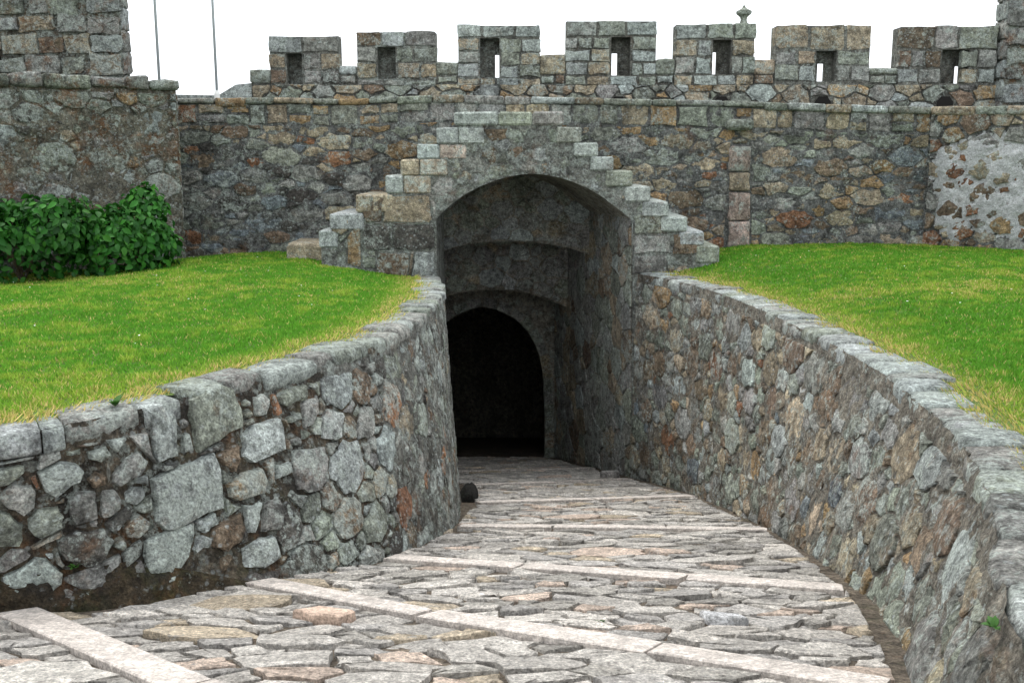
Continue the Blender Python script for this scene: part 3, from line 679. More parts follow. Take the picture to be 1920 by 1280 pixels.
def face_wall(A, y0, y1, top, shift):
    out = list(A) + [(A[-1][0] + .1, top), (A[0][0] - .1, top)]
    v, f = prism(out, y0, y1, shift); part('vault', v, [q for q in f], M['vault_core'], pa)
    ms = Masonry(pa, M['vault'], lambda u, w, d: (u, y0 - d, w), rng)
    for q in rubble([(x, z + .012) for x, z in A] + [(A[-1][0], top), (A[0][0], top)], [(.17, 150), (.13, 500), (.09, 1500), (.06, 1500)], rng, 1.2, [], .01):
        ms.add(q, pick(rng, dict(grey=3, green=2.4, tan=1, pale=1.6)), out=rng.uniform(.004, .022), back=.03, bevel=.02, dome=.005, rough=.006, cut=.15)
    ms.emit(150)
face_wall(A2, 17.8, 19.4, 1.4, -.29); face_wall(A3, 19.4, 20.5, .6, -.2)
# gate wall with a pointed opening
G = [(.69, -4.75), (.68, -3.77), (.65, -2.96), (.57, -2.48), (.47, -2.23), (.33, -1.98), (.16, -1.78), (-.05, -1.63), (-.33, -1.51), (-.6, -1.45)]
G = G + [(-1.2 - x, z) for x, z in G[-2::-1]]
v, f = prism([(1.3, -5.2)] + [(1.3, .6), (-2.5, .6), (-2.5, -5.2), (-1.89, -5.2)] + G[::-1] + [(.69, -5.2)], 20.5, 21.1)
part('gate_wall', v, f, M['vault_core'], pa)
for i in range(len(G) - 1):            # jamb blocks and voussoirs round the opening
    a, b = np.array(G[i]), np.array(G[i + 1])
    if np.hypot(*(b - a)) > .6: segs = [(a + (b - a) * k / 3, a + (b - a) * (k + 1) / 3) for k in range(3)]
    else: segs = [(a, b)] if i % 2 == 0 and 1 < i < len(G) - 3 and False else [(a, b)]
    for a_, b_ in segs:
        d = b_ - a_; nrm = np.array((d[1], -d[0])) / np.hypot(*d); wd = .2
        q = [tuple(a_), tuple(b_), tuple(b_ + nrm * wd), tuple(a_ + nrm * wd)]
        mq = Masonry(pa, M['vault'], lambda u, w, dd: (u, 20.5 - dd, w), rng)
        mq.add(inset(q, .004), pick(rng, dict(grey=2, tan=1, green=1), .1), out=.02, back=.03, bevel=.012, dome=0, rough=.002, cut=.05, ragged=0, name='arch_stone'); mq.emit()
tun = [(.95, -8.2), (.95, -2.6), (.7, -1.5), (.1, -1.05), (-.6, -.9), (-1.3, -1.05), (-1.9, -1.5), (-2.15, -2.6), (-2.15, -8.2)]
v, f = prism(tun, 21.095, 31); part('tunnel', v, f[1:], M['vault_core'], pa)
fv = [(-2.2, 20.3, rz(20.3) - .01), (1.2, 20.3, rz(20.3) - .01), (1.2, 31, rz(31)), (-2.2, 31, rz(31))]
part('tunnel_floor', fv, [[0, 1, 2, 3]], M['bed'], pa)

# ------------------------------------------------------------------ curtain wall behind the arch
rng = random.Random(41)
cw = thing('curtain_wall', 'broad mossy brown and grey rubble wall behind the archway, with a drain chute', 'stone wall', (0, 17, 0), 'castle walls behind the lawns')
TOP = [(-5.6, 2.49), (-3.83, 2.5), (-2.7, 2.47), (-1.13, 2.55), (.87, 2.5), (2.96, 2.46), (4.71, 2.41), (6.87, 2.35)]
topz = lambda x: float(np.interp(x, [p[0] for p in TOP], [p[1] for p in TOP]))
YC = lambda x: 17.0 + .0 * x
PC = lambda u, w, d: (u, 17.0 - d, w)
out = [(-5.9, -5), (-2.3, -5), (-2.3, 1.6), (2.2, 1.6), (2.2, -5), (7.2, -5)] + [(x, z - .09) for x, z in TOP[::-1]] + [(-5.9, 2.39)]
v, f = prism(out, 17.03, 17.85); part('wall_core', v, f, M['curtain_mortar'], cw)
for a, b in ((-5.6, -2.0), (-2.0, 2.4), (2.4, 6.9)):
    v, f = sheet(lambda u, w, d: PC(u, w, d + .004), a, b, int((b - a) / .045), lambda u: -.35, lambda u: topz(u) - .09, 62, .026, 6)
    f = [q for q in f if not (-1.6 < v[q[0]][0] < 1.85 and v[q[0]][2] < 1.4)]
    part('mortar_face', v, f, M['curtain_mortar'], cw, None, True)
def stair_z(x):
    z = -9
    for sx, sz in Ls:
        if sx <= x <= 0: z = max(z, sz)
    for sx, sz in Rs:
        if 0 <= x <= sx: z = max(z, sz)
    return z
ms = Masonry(cw, M['curtain'], PC, rng)
chute = [(3.56, .05), (4.0, .05), (3.93, 1.76), (3.6, 1.76)]
dom = [(-5.5, -.25), (6.88, -.25)] + [(x, z - .43) for x, z in TOP[::-1]]
x = -5.5
while x < 6.7:
    e = min(x + rng.uniform(.22, .55), 6.88); za, zb = topz(x), topz(e); n_ = rng.choice((1, 1, 2)); hh = .33 / n_
    for k in range(n_):
        q = inset([(x, za - .42 + k * hh), (e, zb - .42 + k * hh + rng.uniform(-.02, .02)), (e, zb - .42 + (k + 1) * hh), (x, za - .42 + (k + 1) * hh)], .01)
        if len(q) > 2: ms.add(q, pick(rng, dict(tan=3, green=2.5, ochre=1, grey=1.4, rust=.5, pale=.8), .2), out=rng.uniform(.008, .035), back=.04, bevel=.03, dome=.01, rough=.008, cut=.2, ragged=.6)
    x = e
for q in rubble(dom, [(.14, 200), (.11, 1300), (.085, 5000), (.06, 8000), (.04, 6000)], rng, 1.9, [ccw(chute)], .012):
    c = cen(q)
    if c[1] < stair_z(c[0]) - .3: continue
    hi = c[1] > 1.75
    if c[0] < -2.2: w = dict(grey=2, brown=2, dark=2.2, blue=2, green=1.4, tan=.6, rust=.4) if not hi else dict(green=2, brown=2, tan=2, rust=1)
    else: w = dict(tan=3, brown=2.6, ochre=1.6, green=2, grey=1.6, rust=.7, blue=.8) if not hi else dict(tan=3, green=2.5, ochre=1.2, grey=1.4, rust=.4)
    ms.add(q, pick(rng, w, .25), out=rng.choice((rng.uniform(-.008, .014), rng.uniform(.006, .034))), back=.05, bevel=.022, dome=.012, rough=.01, cut=.2)
for z0, z1 in ((.05, .5), (.5, .98), (.98, 1.3), (1.3, 1.74)):
    a = .02 * z0
    ms.add(inset([(3.6 - a, z0), (3.98 - a * 1.5, z0), (3.98 - a * 1.5, z1), (3.6 - a, z1)], .003), pick(rng, dict(pink=2, tan=1.3), .08), out=rng.uniform(.05, .075), back=.05, bevel=.035, dome=.03, rough=.012, cut=.12, ragged=.8, name='chute_block')
ms.emit()
v, f = rough_box(rng, 3.5, 3.93, 16.8, 17.1, 1.98, 2.16, .015, .05); part('water_spout', v, f, M['curtain'], cw, PAL['green'], True)
cuts = [-5.55]
while cuts[-1] < 6.4: cuts.append(cuts[-1] + rng.uniform(.35, .8))
cuts[-1] = 6.85
for a, b in zip(cuts, cuts[1:]):
    za, zb = topz(a), topz(b); pr = rng.uniform(.02, .05); th = rng.uniform(.08, .14)
    v, f = rough_box(rng, a + .005, b - .005, 16.97 - pr, 17.85, -th, 0, .008, .022)
    v = [(x, y, z + za + (zb - za) * (x - a) / (b - a)) for x, y, z in v]
    part('coping_stone', v, f, M['curtain'], cw, pick(rng, dict(green=2, tan=2, grey=1, ochre=.6, pale=1)), True)

# ------------------------------------------------------------------ wall walk
rng = random.Random(43)
v, f = join(box(-12, -2.35, 17.86, 21.4, -5, 2.3), box(1.95, 14, 17.86, 21.4, -5, 2.3), box(-2.35, 1.95, 17.86, 21.4, 1.5, 2.3))
part('wall_walk', v, f, M['curtain_mortar'], cw)

def plane_frame(ox, oy, dx, dy):
    l = math.hypot(dx, dy); dx /= l; dy /= l
    return lambda u, w, d: (ox + dx * u + dy * d, oy + dy * u - dx * d, w)
def frame_box(Pf, u0, u1, d0, d1, z0, z1):
    c = [(u0, d1), (u1, d1), (u1, d0), (u0, d0)]
    v = [Pf(u, z0, d) for u, d in c] + [Pf(u, z1, d) for u, d in c]
    return v, [[0, 3, 2, 1], [4, 5, 6, 7], [0, 1, 5, 4], [1, 2, 6, 5], [2, 3, 7, 6], [3, 0, 4, 7]]

# ------------------------------------------------------------------ left bastion
rng = random.Random(51)
bs = thing('bastion_wall', 'tall lichen-spotted bastion wall rising behind the green shrubs', 'stone wall', (-7.2, 15, 0), 'castle walls behind the lawns')
PB = plane_frame(-10.55, 12.52, 2.02, 1.4); LB = 6.47
part('wall_core', *frame_box(PB, -2, LB, -.03, -3.2, -1, 2.52), M['bastion_mortar'], bs)
part('mortar_face', *sheet(lambda u, w, d: PB(u, w, d + .006), 1.2, LB, 120, lambda u: -.5, lambda u: 2.55, 66, .032, 5), M['bastion_mortar'], bs, None, True)
ms = Masonry(bs, M['bastion'], PB, rng)
for q in rubble([(1.5, -.4), (LB, -.4), (LB, 2.52), (1.5, 2.5)], [(.2, 120), (.15, 400), (.11, 1000), (.07, 1800), (.045, 2000)], rng, 1.3, [], .012):
    c = cen(q); ms.add(q, pick(rng, dict(green=3, grey=3, pale=1.4, brown=1.4, tan=1.2, ochre=.6, dark=.8), .22), out=rng.choice((rng.uniform(-.02, .008), rng.uniform(-.004, .024))) + (.03 if c[1] > 2.2 else 0), back=.04, bevel=.025, dome=.012, rough=.012, cut=.22)
ms.emit()
PBr = lambda u, w, d: PB(LB + d, w, -u)       # the return face at its right end
ms = Masonry(bs, M['bastion'], PBr, rng)
for q in courses(0, 1.2, -.2, 2.5, rng, .25, .4): ms.add(q, pick(rng, dict(grey=2, green=2)), out=.03)
ms.emit()
u = 1.4
while u < LB - .1:
    w = rng.uniform(.3, .75); e = min(u + w, LB + .05); z = 2.66 + .012 * u
    v, f = rough_box(rng, u + .006, e - .006, 0, .5, -.16 + rng.uniform(-.03, .02), rng.uniform(-.02, .03), .018, .035)
    part('coping_stone', [PB(x, z + zz, .07 - y + rng.uniform(-.004, .004)) for x, y, zz in v], f, M['bastion'], bs, pick(rng, dict(green=3, grey=2, pale=1)), True); u = e
v, f = frame_box(PB, 1.4, LB, .0, -3.2, 2.5, 2.6); part('bastion_top', v, f, M['bastion_mortar'], bs)

# ------------------------------------------------------------------ left tower, right tower
def tower(label, x0, x1, y, z0, z1, edge, seed, dep):
    rng = random.Random(seed); tw = thing('tower', label, 'tower', ((x0 + x1) / 2, y, z0), 'castle towers')
    part('wall_core', *box(x0 + .03, x1 - .03, y + .02, y + dep, z0 - .5, z1), M['bastion_mortar'], tw)
    ms = Masonry(tw, M['bastion'], lambda u, w, d: (u, y - d, w), rng)
    for q in courses(x0, x1, z0, z1, rng, .34, .55, .012, .12):
        p = [(a + rng.uniform(-.03, .03), b_ + rng.uniform(-.03, .03)) for a, b_ in q]
        ms.add(p, pick(rng, dict(brown=2, grey=2.6, green=2, pale=.9, dark=1.2, tan=.8), .2), out=rng.uniform(.01, .045), back=.25, bevel=.035, dome=.012, rough=.012, cut=.16)
    ms.emit()
    xs_ = x1 if edge > 0 else x0
    ms = Masonry(tw, M['bastion'], (lambda u, w, d: (xs_ + d * edge, u, w)), rng)
    for q in courses(y, y + dep, z0, z1, rng, .36, .6): ms.add(q, pick(rng, dict(grey=2, pale=1)), out=.02)
    ms.emit()
    return tw
tw = tower('tall dark stone tower standing above the left bastion wall', -11.5, -6.44, 17.4, 2.55, 6.5, 1, 61, .3)
v, f = box(-8.75, -8.5, 17.33, 17.5, 2.93, 3.2); m_, t_, b_ = nodes('hole_shade_black'); b_.inputs['Base Color'].default_value = (.012, .011, .01, 1)
part('putlog_hole_shade', v, f, m_, tw)  # solid block on the tower face, the hole's shade put into its black colour
tower('stone tower edge rising at the right end of the battlement', 9.3, 12.5, 19.75, 1.9, 7, -1, 62, .5)

# ------------------------------------------------------------------ right wall blotched with lime
rng = random.Random(71)
rl = thing('limewashed_wall', 'angled stone wall blotched with white lime mortar at the far right', 'stone wall', (7.6, 16.4, 0), 'castle walls behind the lawns')
PX = plane_frame(6.86, 17.0, 1.04, -1.0); LX_ = 3.2
part('wall_core', *frame_box(PX, 0, LX_ + 2, -.03, -1.2, -1, 2.26), M['curtain_mortar'], rl)
part('mortar_base', *sheet(lambda u, w, d: PX(u, w, d), 0, LX_, 60, lambda u: -.4, lambda u: 1.6, 40, .02, 6), M['curtain_mortar'], rl, None, True)
fall = lambda u, w: .06 * (max(0, .3 - u) / .3) + .08 * max(0, (w - 1.7) / .35) + .06 * max(0, (.5 - w) / .4)
part('lime_mortar', *sheet(lambda u, w, d: PX(u, w, d + .03 - fall(u, w) + .04 * mnoise.noise(Vector((u * 3.1, 5, w * 3.1)))), 0.01, LX_, 90, lambda u: -.4, lambda u: 2.12, 76, .034, 6), M['lime'], rl, None, True)
part('mortar_band', *sheet(lambda u, w, d: PX(u, w, d - .012), 0, LX_, 50, lambda u: 1.585, lambda u: 2.28, 14, .015, 6), M['curtain_mortar'], rl, None, True)
ms = Masonry(rl, M['curtain'], PX, rng)
for q in rubble([(0, -.3), (LX_, -.3), (LX_, 2.24), (0, 2.26)], [(.15, 120), (.12, 500), (.09, 1200), (.06, 1500)], rng, 1.3, [], .02):
    c = cen(q); hi = c[1] > 1.92 or c[1] < .4
    if not hi and rng.random() < .12: continue
    if not hi: q = inset(q, .012)
    if len(q) < 3: continue
    ms.add(q, pick(rng, dict(tan=3, brown=2, grey=2, rust=.8, ochre=1)), out=rng.uniform(.012, .03) if hi else rng.uniform(.008, .045), back=.03, bevel=.02, dome=.008, rough=.008, cut=.22)
ms.emit()
u = 0
while u < LX_:
    e = u + rng.uniform(.4, .8); v, f = rough_box(rng, u + .006, e - .006, 0, .6, -.14, 0, .008, .025)
    part('coping_stone', [PX(x, 2.36 - .03 * x + z, .04 - y) for x, y, z in v], f, M['curtain'], rl, pick(rng, dict(green=2, tan=2, grey=2)), True); u = e

# ------------------------------------------------------------------ battlement
rng = random.Random(81)
bt = thing('battlement', 'crenellated parapet with seven square merlons against the white sky', 'battlement', (2, 20, 2.4))
YB, TH = 20.0, .42
PBt = lambda u, w, d: (u, YB - d, w)
mer = [(-4.65, -3.29, 3.83, 3.84, 3.26, -4.31, -4.01, 3.5, 2.93, 0, 0, 0), (-2.98, -1.43, 3.91, 3.95, 3.34, -2.57, -2.22, 3.62, 3.03, 0, 0, 0),
       (-1.05, .55, 4.03, 4.07, 3.47, -.61, -.24, 3.78, 3.05, -.31, -.24, 3.47), (1.01, 2.77, 4.11, 4.1, 3.4, 1.89, 2.26, 3.8, 3.09, 1.91, 1.99, 3.5),
       (3.1, 4.64, 4.05, 4.06, 3.38, 3.83, 4.18, 3.75, 3.11, 3.82, 3.88, 3.52), (5.01, 6.85, 4.03, 4.03, 3.23, 5.81, 6.2, 3.55, 2.98, 5.84, 5.94, 3.31),
       (7.37, 9.25, 4.01, 4.11, 3.23, 8.21, 8.56, 3.57, 2.94, 8.46, 8.56, 3.26)]
mw = dict(green=3, tan=3, pale=2, grey=2, brown=.8)
for i, (x0, x1, zt, zt2, zc, n0, n1, nz1, nz0, s0, s1, sz) in enumerate(mer):
    e = .025; bxs = [box(x0 + e, n0, YB, YB + TH, 2.88, zt - e), box(n1, x1 - e, YB, YB + TH, 2.88, zt - e), box(n0, n1, YB + .002, YB + TH, 2.88, nz0), box(n0, n1, YB, YB + TH, nz1, zt - e)]
    if i == 6:
        bxs[1] = box(n1 + .17, x1 - e, YB, YB + TH, 2.88, zt - e); sz = (sz - EYE) * 1.016 + EYE; a, b = 8.585, 8.69
        bxs += [box(n0, a, YB + .28, YB + .38, nz0, nz1), box(b, n1 + .17, YB + .28, YB + .38, nz0, nz1), box(a, b, YB + .28, YB + .38, sz, nz1), box(n1, n1 + .17, YB + .01, YB + TH, 2.88, nz0), box(n1, n1 + .17, YB + .01, YB + TH, nz1, zt - e)]
    elif s0:
        s0, s1, sz = s0 * 1.016 - .012, s1 * 1.016 + .02, (sz - EYE) * 1.016 + EYE; s0 = max(s0, n0 + .012); s1 = min(s1, n1 - .008); yb = YB + .28; TB = .38
        if s0 - n0 > .002: bxs.append(box(n0, s0, yb, YB + TB, nz0, nz1))
        bxs += [box(s1, n1, yb, YB + TB, nz0, nz1), box(s0, s1, yb, YB + TB, sz, nz1)]
    else: bxs.append(box(n0, n1, YB + .3, YB + TH, nz0, nz1))
    v, f = join(*bxs); core = part('merlon', v, f, M['merlon_core'], bt)
    ms = Masonry(core, M['merlon'], PBt, rng); zl = nz1 + .0
    k = .5
    cells = courses(x0, x1, 2.9, nz0 - .005, rng, .25, .4) if nz0 > 2.99 else []
    cells += courses(x0, n0 - .01, nz0, zl, rng, .27, .36) + courses(n1 + .01, x1, nz0, zl, rng, .27, .36) + courses(x0, x1, zl + .01, zt, rng, max(.2, zt - zl), .5, jit=.03)
    for q in cells: ms.add(q, pick(rng, mw), out=rng.uniform(.01, .04), back=.1 if i == 6 else .25, bevel=.025, dome=.008, rough=.008, cut=.13)
    ms.emit()
    if i < 6:
        a, b = x1, mer[i + 1][0]; zb = 2.95
        v, f = rough_box(rng, a - .02, b + .02, YB - .02, YB + TH, zb + .16, zc, .012, .03); part('crenel_sill', v, f, M['merlon'], bt, pick(rng, dict(pale=2, green=1, tan=1)), True)
v, f = join(box(-5.02, 9.3, YB + .01, YB + TH, 1.9, 2.93), *[box(mer[i][1] - .03, mer[i + 1][0] + .03, YB + .02, YB + TH - .02, 2.9, mer[i][4] - .1) for i in range(6)], box(-5.0, -4.62, YB + .02, YB + TH, 2.9, 3.1))
part('parapet', v, f, M['merlon_core'], bt)
v, f = rough_box(rng, -5.02, -4.63, YB - .02, YB + TH, 2.95, 3.2, .012, .03); part('crenel_sill', v, f, M['merlon'], bt, PAL['green'], True)
v, f = prism([(-6.7, 2.3), (-5.0, 2.3), (-5.0, 2.95), (-5.3, 2.92), (-5.65, 2.72), (-6.7, 2.74)], YB + .0, YB + TH); part('ramped_end', v, f, M['merlon'], bt, PAL['pale'])
ms = Masonry(bt, M['merlon'], PBt, rng)
holes = [(1160, 2.05), (1357, 4.03), (1548, 5.98), (1780, 8.33)]
hp = [[(x - .19, 2.3), (x + .19, 2.3), (x + .19, 2.6), (x + .1, 2.7), (x - .1, 2.7), (x - .19, 2.6)] for _, x in holes]
for q in rubble([(-5.0, 2.2), (9.3, 2.2), (9.3, 2.93), (-5.0, 2.93)], [(.16, 200), (.12, 800), (.09, 1500), (.06, 1500)], rng, 1.5, [ccw(h) for h in hp], .012):
    if cen(q)[1] < 2.32: continue
    ms.add(q, pick(rng, dict(tan=3, green=2.4, grey=2, pale=1, ochre=.8, brown=.8), .22), out=rng.uniform(.01, .04), back=.03, bevel=.022, dome=.01, rough=.01, cut=.2)
for i in range(6):
    a, b = mer[i][1], mer[i + 1][0]
    for q in courses(a, b, 2.94, 3.1, rng, .2, .3): ms.add(q, pick(rng, mw), out=.02)
ms.emit()
for h in hp:
    x = (h[0][0] + h[1][0]) / 2; v, f = prism([(x + (p[0] - x) * .8, p[1]) for p in h], YB - .012, YB + .1); part('drain_hole_shade', v, f, m_, bt)  # black plugs in the parapet face, shade inside the drains given as colour

# finial on the fifth merlon
fi = thing('finial', 'small stone pinnacle standing on top of the fifth merlon', 'finial', (4.45, 20.25, 4.05))
def lathe(prof, n=8, c=(0, 0, 0)):
    v = []; f = []
    for r, z in prof: v += [(c[0] + r * math.cos(2 * math.pi * (k + .5) / n), c[1] + r * math.sin(2 * math.pi * (k + .5) / n), c[2] + z) for k in range(n)]
    for i in range(len(prof) - 1): f += [[i * n + k, i * n + (k + 1) % n, (i + 1) * n + (k + 1) % n, (i + 1) * n + k] for k in range(n)]
    f += [list(range(n))[::-1], [(len(prof) - 1) * n + k for k in range(n)]]
    return v, f
C = (4.45, 20.25, 4.02)
for nm, pr in (('base', [(.1, 0), (.1, .05), (.075, .07), (.06, .12), (.07, .17), (.1, .2)]), ('bowl', [(.1, .203), (.135, .22), (.15, .25), (.15, .285), (.12, .3)]), ('cap', [(.12, .302), (.07, .325), (.035, .35), (.02, .385), (.004, .4)])):
    v, f = lathe(pr, 8, C); part(nm, v, f, M['merlon'], fi, PAL['green'])

# flagpoles
for lab, x, y, z0, z1, sleeve in (('thin grey pole rising behind the bastion coping, nearer the tower', -6.05, 17.9, 2.3, 7.5, False), ('thin grey pole with a white foot sleeve behind the curtain wall', -5.27, 18.6, 2.3, 7.5, True)):
    t_ = thing('flagpole', lab, 'pole', (x, y, z0), 'flagpoles above the walls')
    v, f = lathe([(.024, 0), (.022, 2.5), (.018, z1 - z0)], 10, (x, y, z0)); part('pole', v, f, M['metal'], t_, None, True)
    v, f = lathe([(.06, 0), (.06, .02), (.045, .05)], 10, (x, y, z0)); part('base_plate', v, f, M['metal'], t_)
    if sleeve: v, f = lathe([(.05, .06), (.05, .36), (.03, .42)], 10, (x, y, z0)); part('sleeve', v, f, M['white'], t_)

# ------------------------------------------------------------------ near-black lump by the left wall's foot, darkened to look like a low hole
rng = random.Random(91)
v = []; f = []; n = 12
for i, (r, h) in enumerate(((.24, -.1), (.25, .1), (.21, .24), (.12, .33), (.03, .36))):
    for k in range(n):
        a = 2 * math.pi * k / n; q = r * (1 + .22 * mnoise.noise(Vector((math.cos(a) * 1.7, math.sin(a) * 1.7, i * .6))))
        v.append((-.52 + q * .46 * math.cos(a), 11.75 + q * 1.0 * math.sin(a), rz(11.75) + h * .52 + .02 * rng.uniform(-1, 1)))
for i in range(4): f += [[i * n + k, i * n + (k + 1) % n, (i + 1) * n + (k + 1) % n, (i + 1) * n + k] for k in range(n)]
f.append([4 * n + k for k in range(n)])
o = link('lump', mesh('lump', (np.array(v) - (-.52, 11.75, rz(11.75))).tolist(), f, (.018, .018, .015), True), M['bed2'], loc=(-.52, 11.75, rz(11.75)))
o['label'] = 'dark rounded boulder on the ramp at the foot of the left wall'; o['category'] = 'lump'

# ------------------------------------------------------------------ hydrangea shrubs
def leaf_mesh(name, rng, tint):
    L_, W = 1., .31; v = []; f = []
    st_ = [(0, .05), (.2, .75), (.45, 1.), (.7, .75), (.88, .35), (1., 0.02)]
    for i, (t, w) in enumerate(st_):
        z = -.22 * t * t + .02; v += [(-W * w, t * L_, z + .1 * w), (0, t * L_, z), (W * w, t * L_, z + .1 * w)]
    for i in range(len(st_) - 1): a = i * 3; f += [[a, a + 1, a + 4, a + 3], [a + 1, a + 2, a + 5, a + 4]]
    return mesh(name, v, f, tint, True)
rng = random.Random(101)
LT = [(.022, .12, .012), (.032, .15, .016), (.014, .08, .01), (.05, .19, .02)]
leaves = [leaf_mesh('leaf', rng, c) for c in LT]
for me in leaves: me.materials.append(M['leaf'])
def shrub(label, blobs, seed, n_leaf):
    rng = random.Random(seed); bx, by, bz = blobs[0][0]
    t_ = thing('shrub', label, 'shrub', (bx, by, -.2), 'leafy shrubs in front of the bastion')
    pts = []
    tot = sum(b_[1][0] * b_[1][2] for b_ in blobs)
    for (c, r) in blobs:
        for _ in range(int(n_leaf * r[0] * r[2] / tot)):
            d = Vector((rng.gauss(0, 1), rng.gauss(0, 1), rng.gauss(0, 1))).normalized(); d.z = abs(d.z) if rng.random() < .6 else d.z
            k = rng.uniform(.72, 1.1); bump = 1 + .26 * mnoise.noise(Vector((d.x * 2.5 + seed, d.y * 2.5, d.z * 2.5)))
            p = Vector((c[0] + d.x * r[0] * k * bump, c[1] + d.y * r[1] * k * bump, c[2] + d.z * r[2] * k * bump))
            if p.z < -.18: continue
            if any(sum(((p[i] - c2[i]) / (r2[i] * .7)) ** 2 for i in range(3)) < 1 for c2, r2 in blobs): continue
            pts.append((p, d))
    fr = sorted(pts, key=lambda q: -(-q[1].y * 1. + q[1].z * .8 + rng.uniform(0, .5)))
    V, F, T = [], [], []
    for i, (p, d) in enumerate(fr):
        out = (Vector((d.x, d.y, d.z * .6)) * .75 + Vector((rng.uniform(-.6, .6), rng.uniform(-.6, .6), rng.uniform(0, .9)))).normalized(); side = Vector((rng.uniform(-1, 1), rng.uniform(-1, 1), rng.uniform(-.55, .1)))
        y = (side - out * side.dot(out)).normalized(); y = (y + Vector((0, 0, -.35))).normalized(); x = y.cross(out).normalized(); z = x.cross(y)
        s = rng.uniform(.07, .15); me = leaves[rng.choices(range(4), (4, 4, 3, 1.6))[0]]
        from mathutils import Matrix
        mt = Matrix(((x.x, y.x, z.x), (x.y, y.y, z.y), (x.z, y.z, z.z))).to_4x4()
        if i < 300:
            o = bpy.data.objects.new('leaf', me); COL.objects.link(o); o.parent = t_
            o.matrix_local = Matrix.Translation(p - t_.location) @ mt @ Matrix.Scale(s, 4)
        else:
            k = len(V); V += [p + (mt @ (v_.co * s)) for v_ in me.vertices]; F += [[a + k for a in q.vertices] for q in me.polygons]
            c = LT[leaves.index(me)]; q = rng.uniform(.75, 1.2); T += [tuple(e * q for e in c)] * len(me.vertices)
    part('foliage', V, F, M['leaf'], t_, np.array(T), True, 'stuff')
    sv_, sf_ = [], []
    for k in range(9):
        a = rng.uniform(0, 6.28); q = join((lathe([(.02, 0), (.012, 1)], 5)[0], lathe([(.02, 0), (.012, 1)], 5)[1]))
        ex, ey = blobs[0][1][0] * .6 * math.cos(a), blobs[0][1][1] * .6 * math.sin(a)
        vv = [(bx + x + ex * z * .9, by + y + ey * z * .9, -.2 + z * (bz + blobs[0][1][2] * .75 + .2)) for x, y, z in q[0]]
        part('stem', vv, q[1], M['right'], t_, PAL['brown'], True)
shrub('broad rounded dark green leafy shrub at the left edge below the bastion', [((-6.85, 14.1, .3), (.95, .62, .62)), ((-6.35, 14.15, .55), (.6, .5, .45)), ((-7.5, 13.7, .45), (.7, .6, .6))], 7, 5200)
shrub('smaller leafy green shrub with an upright tip beside the bastion corner', [((-5.55, 14.75, .3), (.58, .55, .55)), ((-5.35, 14.9, .75), (.3, .3, .38)), ((-5.75, 14.5, .25), (.5, .45, .55)), ((-5.3, 14.9, .2), (.4, .4, .42))], 8, 4200)

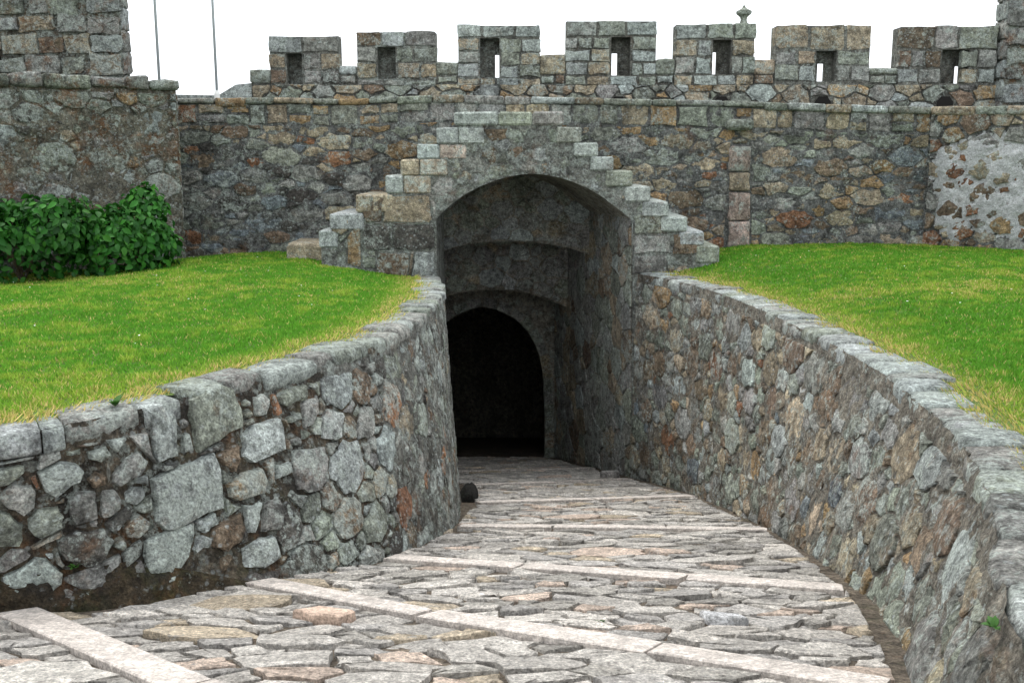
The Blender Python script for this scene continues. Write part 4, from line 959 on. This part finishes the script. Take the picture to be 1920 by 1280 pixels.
# ------------------------------------------------------------------ grass, daisies, weeds
npr = np.random.RandomState(3)
def polydist(P, line):
    d = np.full(len(P), 9.)
    A = np.array([(p[0], p[1]) for p in line[::2]]);
    for a, b_ in zip(A, A[1:]):
        ab = b_ - a; t = np.clip(((P - a) @ ab) / (ab @ ab + 1e-9), 0, 1); d = np.minimum(d, np.hypot(*(P - a - t[:, None] * ab).T))
    return d
PITCH = math.atan(340 / 1900)
def grass(name, x0, x1, y0, y1, left, N, label):
    n0 = int(N); P = np.stack([npr.uniform(x0, x1, n0), npr.uniform(y0, y1, n0)], 1)
    dist = np.hypot(P[:, 0], P[:, 1]); P = P[npr.rand(n0) < np.clip((5.5 / dist) ** 1.15, 0, 1)]
    line = LBACK if left else RBACK; dl = np.maximum(polydist(P, line) - (.13 if left else .17), 0)
    z = lawn_z(P[:, 0], P[:, 1])
    px = np.abs(P[:, 0]) / (P[:, 1] * math.cos(PITCH) - (z - EYE) * math.sin(PITCH)) * 1900
    ok = ~inside_many(P, pathpoly) & (px < 1400)
    if left: ok &= (P[:, 0] < 0) & ~((P[:, 0] > -2.9) & (P[:, 1] > 15.25)) & ((P[:, 0] + 10.55) * 1.4 - (P[:, 1] - 12.52) * 2.02 > -.05)
    else: ok &= (P[:, 0] > 0) & ~((P[:, 0] < 3.12) & (P[:, 1] > 15.25)) & ((P[:, 1] - 17.) * 1.04 < -(P[:, 0] - 6.86) + .02)
    # the worn edge by the coping is thin
    edge = np.clip(dl / (.1 + .3 * vnoise(P[:, 0], P[:, 1], 2.1, 4)), 0, 1); ok &= npr.rand(len(P)) < .35 + .65 * edge
    P, dl, z, edge = P[ok], dl[ok], z[ok], edge[ok]; n = len(P); dist = np.hypot(P[:, 0], P[:, 1])
    n1 = vnoise(P[:, 0], P[:, 1], .55, 1) * .6 + vnoise(P[:, 0], P[:, 1], 1.7, 2) * .4; n2 = vnoise(P[:, 0], P[:, 1], 5, 3)
    n3 = vnoise(P[:, 0], P[:, 1], 11, 8); yel = np.clip((n1 - .47) * 2.2 + (n2 - .5) * 1.4 + (n3 - .5) * 1.6, 0, 1) * .9
    yel = np.maximum(yel, np.clip(1.1 - dl / (.2 + .7 * n1), 0, 1) * .95)
    c0 = np.array((.1, .275, .025)); c1 = np.array((.27, .38, .05)); c2 = np.array((.6, .44, .19))
    dry = (npr.rand(n) < .05 + .4 * np.clip((n1 - .62) * 5, 0, 1) * n2 + .5 * 1.3 * np.clip(1 - dl / (.12 + .45 * n2), 0, 1)) * npr.uniform(.4, 1, n)
    col = c0 + (c1 - c0) * yel[:, None]; col = col + (c2 - col) * dry[:, None]; col *= npr.uniform(.7, 1.3, n)[:, None]
    h = npr.uniform(.014, .04, n) * (.6 + .4 * edge) * (1 + .8 * (n2 - .5)); w = (.0028 + .0006 * dist) * npr.uniform(.7, 1.3, n)
    fr = dl < .1; h = np.where(fr & (npr.rand(n) < .5), h * 1.9, h)          # longer tufts lean over the coping's back edge
    a = npr.uniform(0, 6.283, n); lean = npr.uniform(.2, 1.1, n) * h; b_ = npr.uniform(0, 6.283, n)
    b_ = np.where(fr, (0. if left else math.pi) + npr.uniform(-1.2, 1.2, n), b_); lean = np.where(fr, lean * 1.5, lean)
    ux, uy = np.cos(a) * w, np.sin(a) * w
    V = np.empty((n, 3, 3), np.float32)
    V[:, 0] = np.stack([P[:, 0] - ux, P[:, 1] - uy, z - .004], 1); V[:, 1] = np.stack([P[:, 0] + ux, P[:, 1] + uy, z - .004], 1)
    V[:, 2] = np.stack([P[:, 0] + lean * np.cos(b_), P[:, 1] + lean * np.sin(b_), z + h], 1)
    me = bpy.data.meshes.new(name); me.vertices.add(3 * n); me.vertices.foreach_set('co', V.ravel())
    me.loops.add(3 * n); me.loops.foreach_set('vertex_index', np.arange(3 * n, dtype=np.int32))
    me.polygons.add(n); me.polygons.foreach_set('loop_start', np.arange(0, 3 * n, 3, dtype=np.int32))
    me.update(calc_edges=True)
    at = me.color_attributes.new('tint', 'FLOAT_COLOR', 'POINT'); arr = np.ones((n, 3, 4), np.float32); arr[:, :, :3] = col[:, None, :]
    at.data.foreach_set('color', arr.ravel())
    o = link(name, me, M['grass'], kind='stuff'); o['label'] = label; o['category'] = 'grass'
    print(name, n)
    # daisies
    k = npr.choice(n, 70 if left else 70, replace=False); dv, df = [], []
    for i in k:
        x, y = P[i]
        if dl[i] < .8 or y < 8: continue
        zz = z[i] + .05; r = npr.uniform(.006, .011); m0 = len(dv)
        dv += [(x + r * math.cos(q), y + r * math.sin(q), zz + npr.uniform(-.004, .004)) for q in np.arange(6) * math.pi / 3]; df.append(list(range(m0, m0 + 6)))
    return dv, df
d1 = grass('grass', -9, 0, 4.6, 17.0, True, 900000, 'bright mown grass with yellow patches on the left lawn')
d2 = grass('grass', 1.5, 9.5, 4.0, 17.0, False, 900000, 'bright mown grass with a dry edge on the right lawn')
dv, df = join(d1, d2)
o = link('daisies', mesh('daisies', dv, df), M['daisy'], kind='stuff'); o['label'] = 'tiny white daisies scattered over both lawns'; o['category'] = 'flowers'
def weed(label, x, y, z, s, seed, nrm=(0, 0, 1)):
    rng = random.Random(seed); V, F, T = [], [], []
    for k in range(14):
        me = leaves[k % 4]; a = rng.uniform(0, 6.28); up = rng.uniform(.1, 1.0); sc_ = s * rng.uniform(.5, 1)
        d = Vector((math.cos(a), math.sin(a), up)).normalized() + Vector(nrm) * .6; d.normalize(); xx = d.cross(Vector((0, 0, 1))).normalized(); zz = xx.cross(d); m0 = len(V)
        V += [tuple(Vector((0, 0, 0)) + (xx * v_.co.x + d * v_.co.y + zz * v_.co.z) * sc_) for v_ in me.vertices]; F += [[i + m0 for i in q.vertices] for q in me.polygons]
        T += [(.05, .13, .025)] * len(me.vertices)
    o = link('weed', mesh('weed', V, F, np.array(T), True), M['leaf'], loc=(x, y, z)); o['label'] = label; o['category'] = 'weed'; o['group'] = 'weeds rooted in the masonry'
q = LEFT.P(5.55, .0, -.12); weed('small green weed on the left wall coping beside the tall upright stone', q[0], q[1], q[2] + .02, .09, 1)
q = LEFT.P(5.28, .82, .03); weed('tiny green weed growing low in the face of the left wall', *q, .05, 2, (0, -1, 0))
q = RIGHT.P(6.22, .03, .05); weed('green fern tuft sprouting from the right wall face near the frame edge', *q, .05, 3, (-1, 0, 0))
weed('patch of green moss between the paving stones before the second pale strip', .48, 5.12, rz(5.12) + .0, .04, 4)
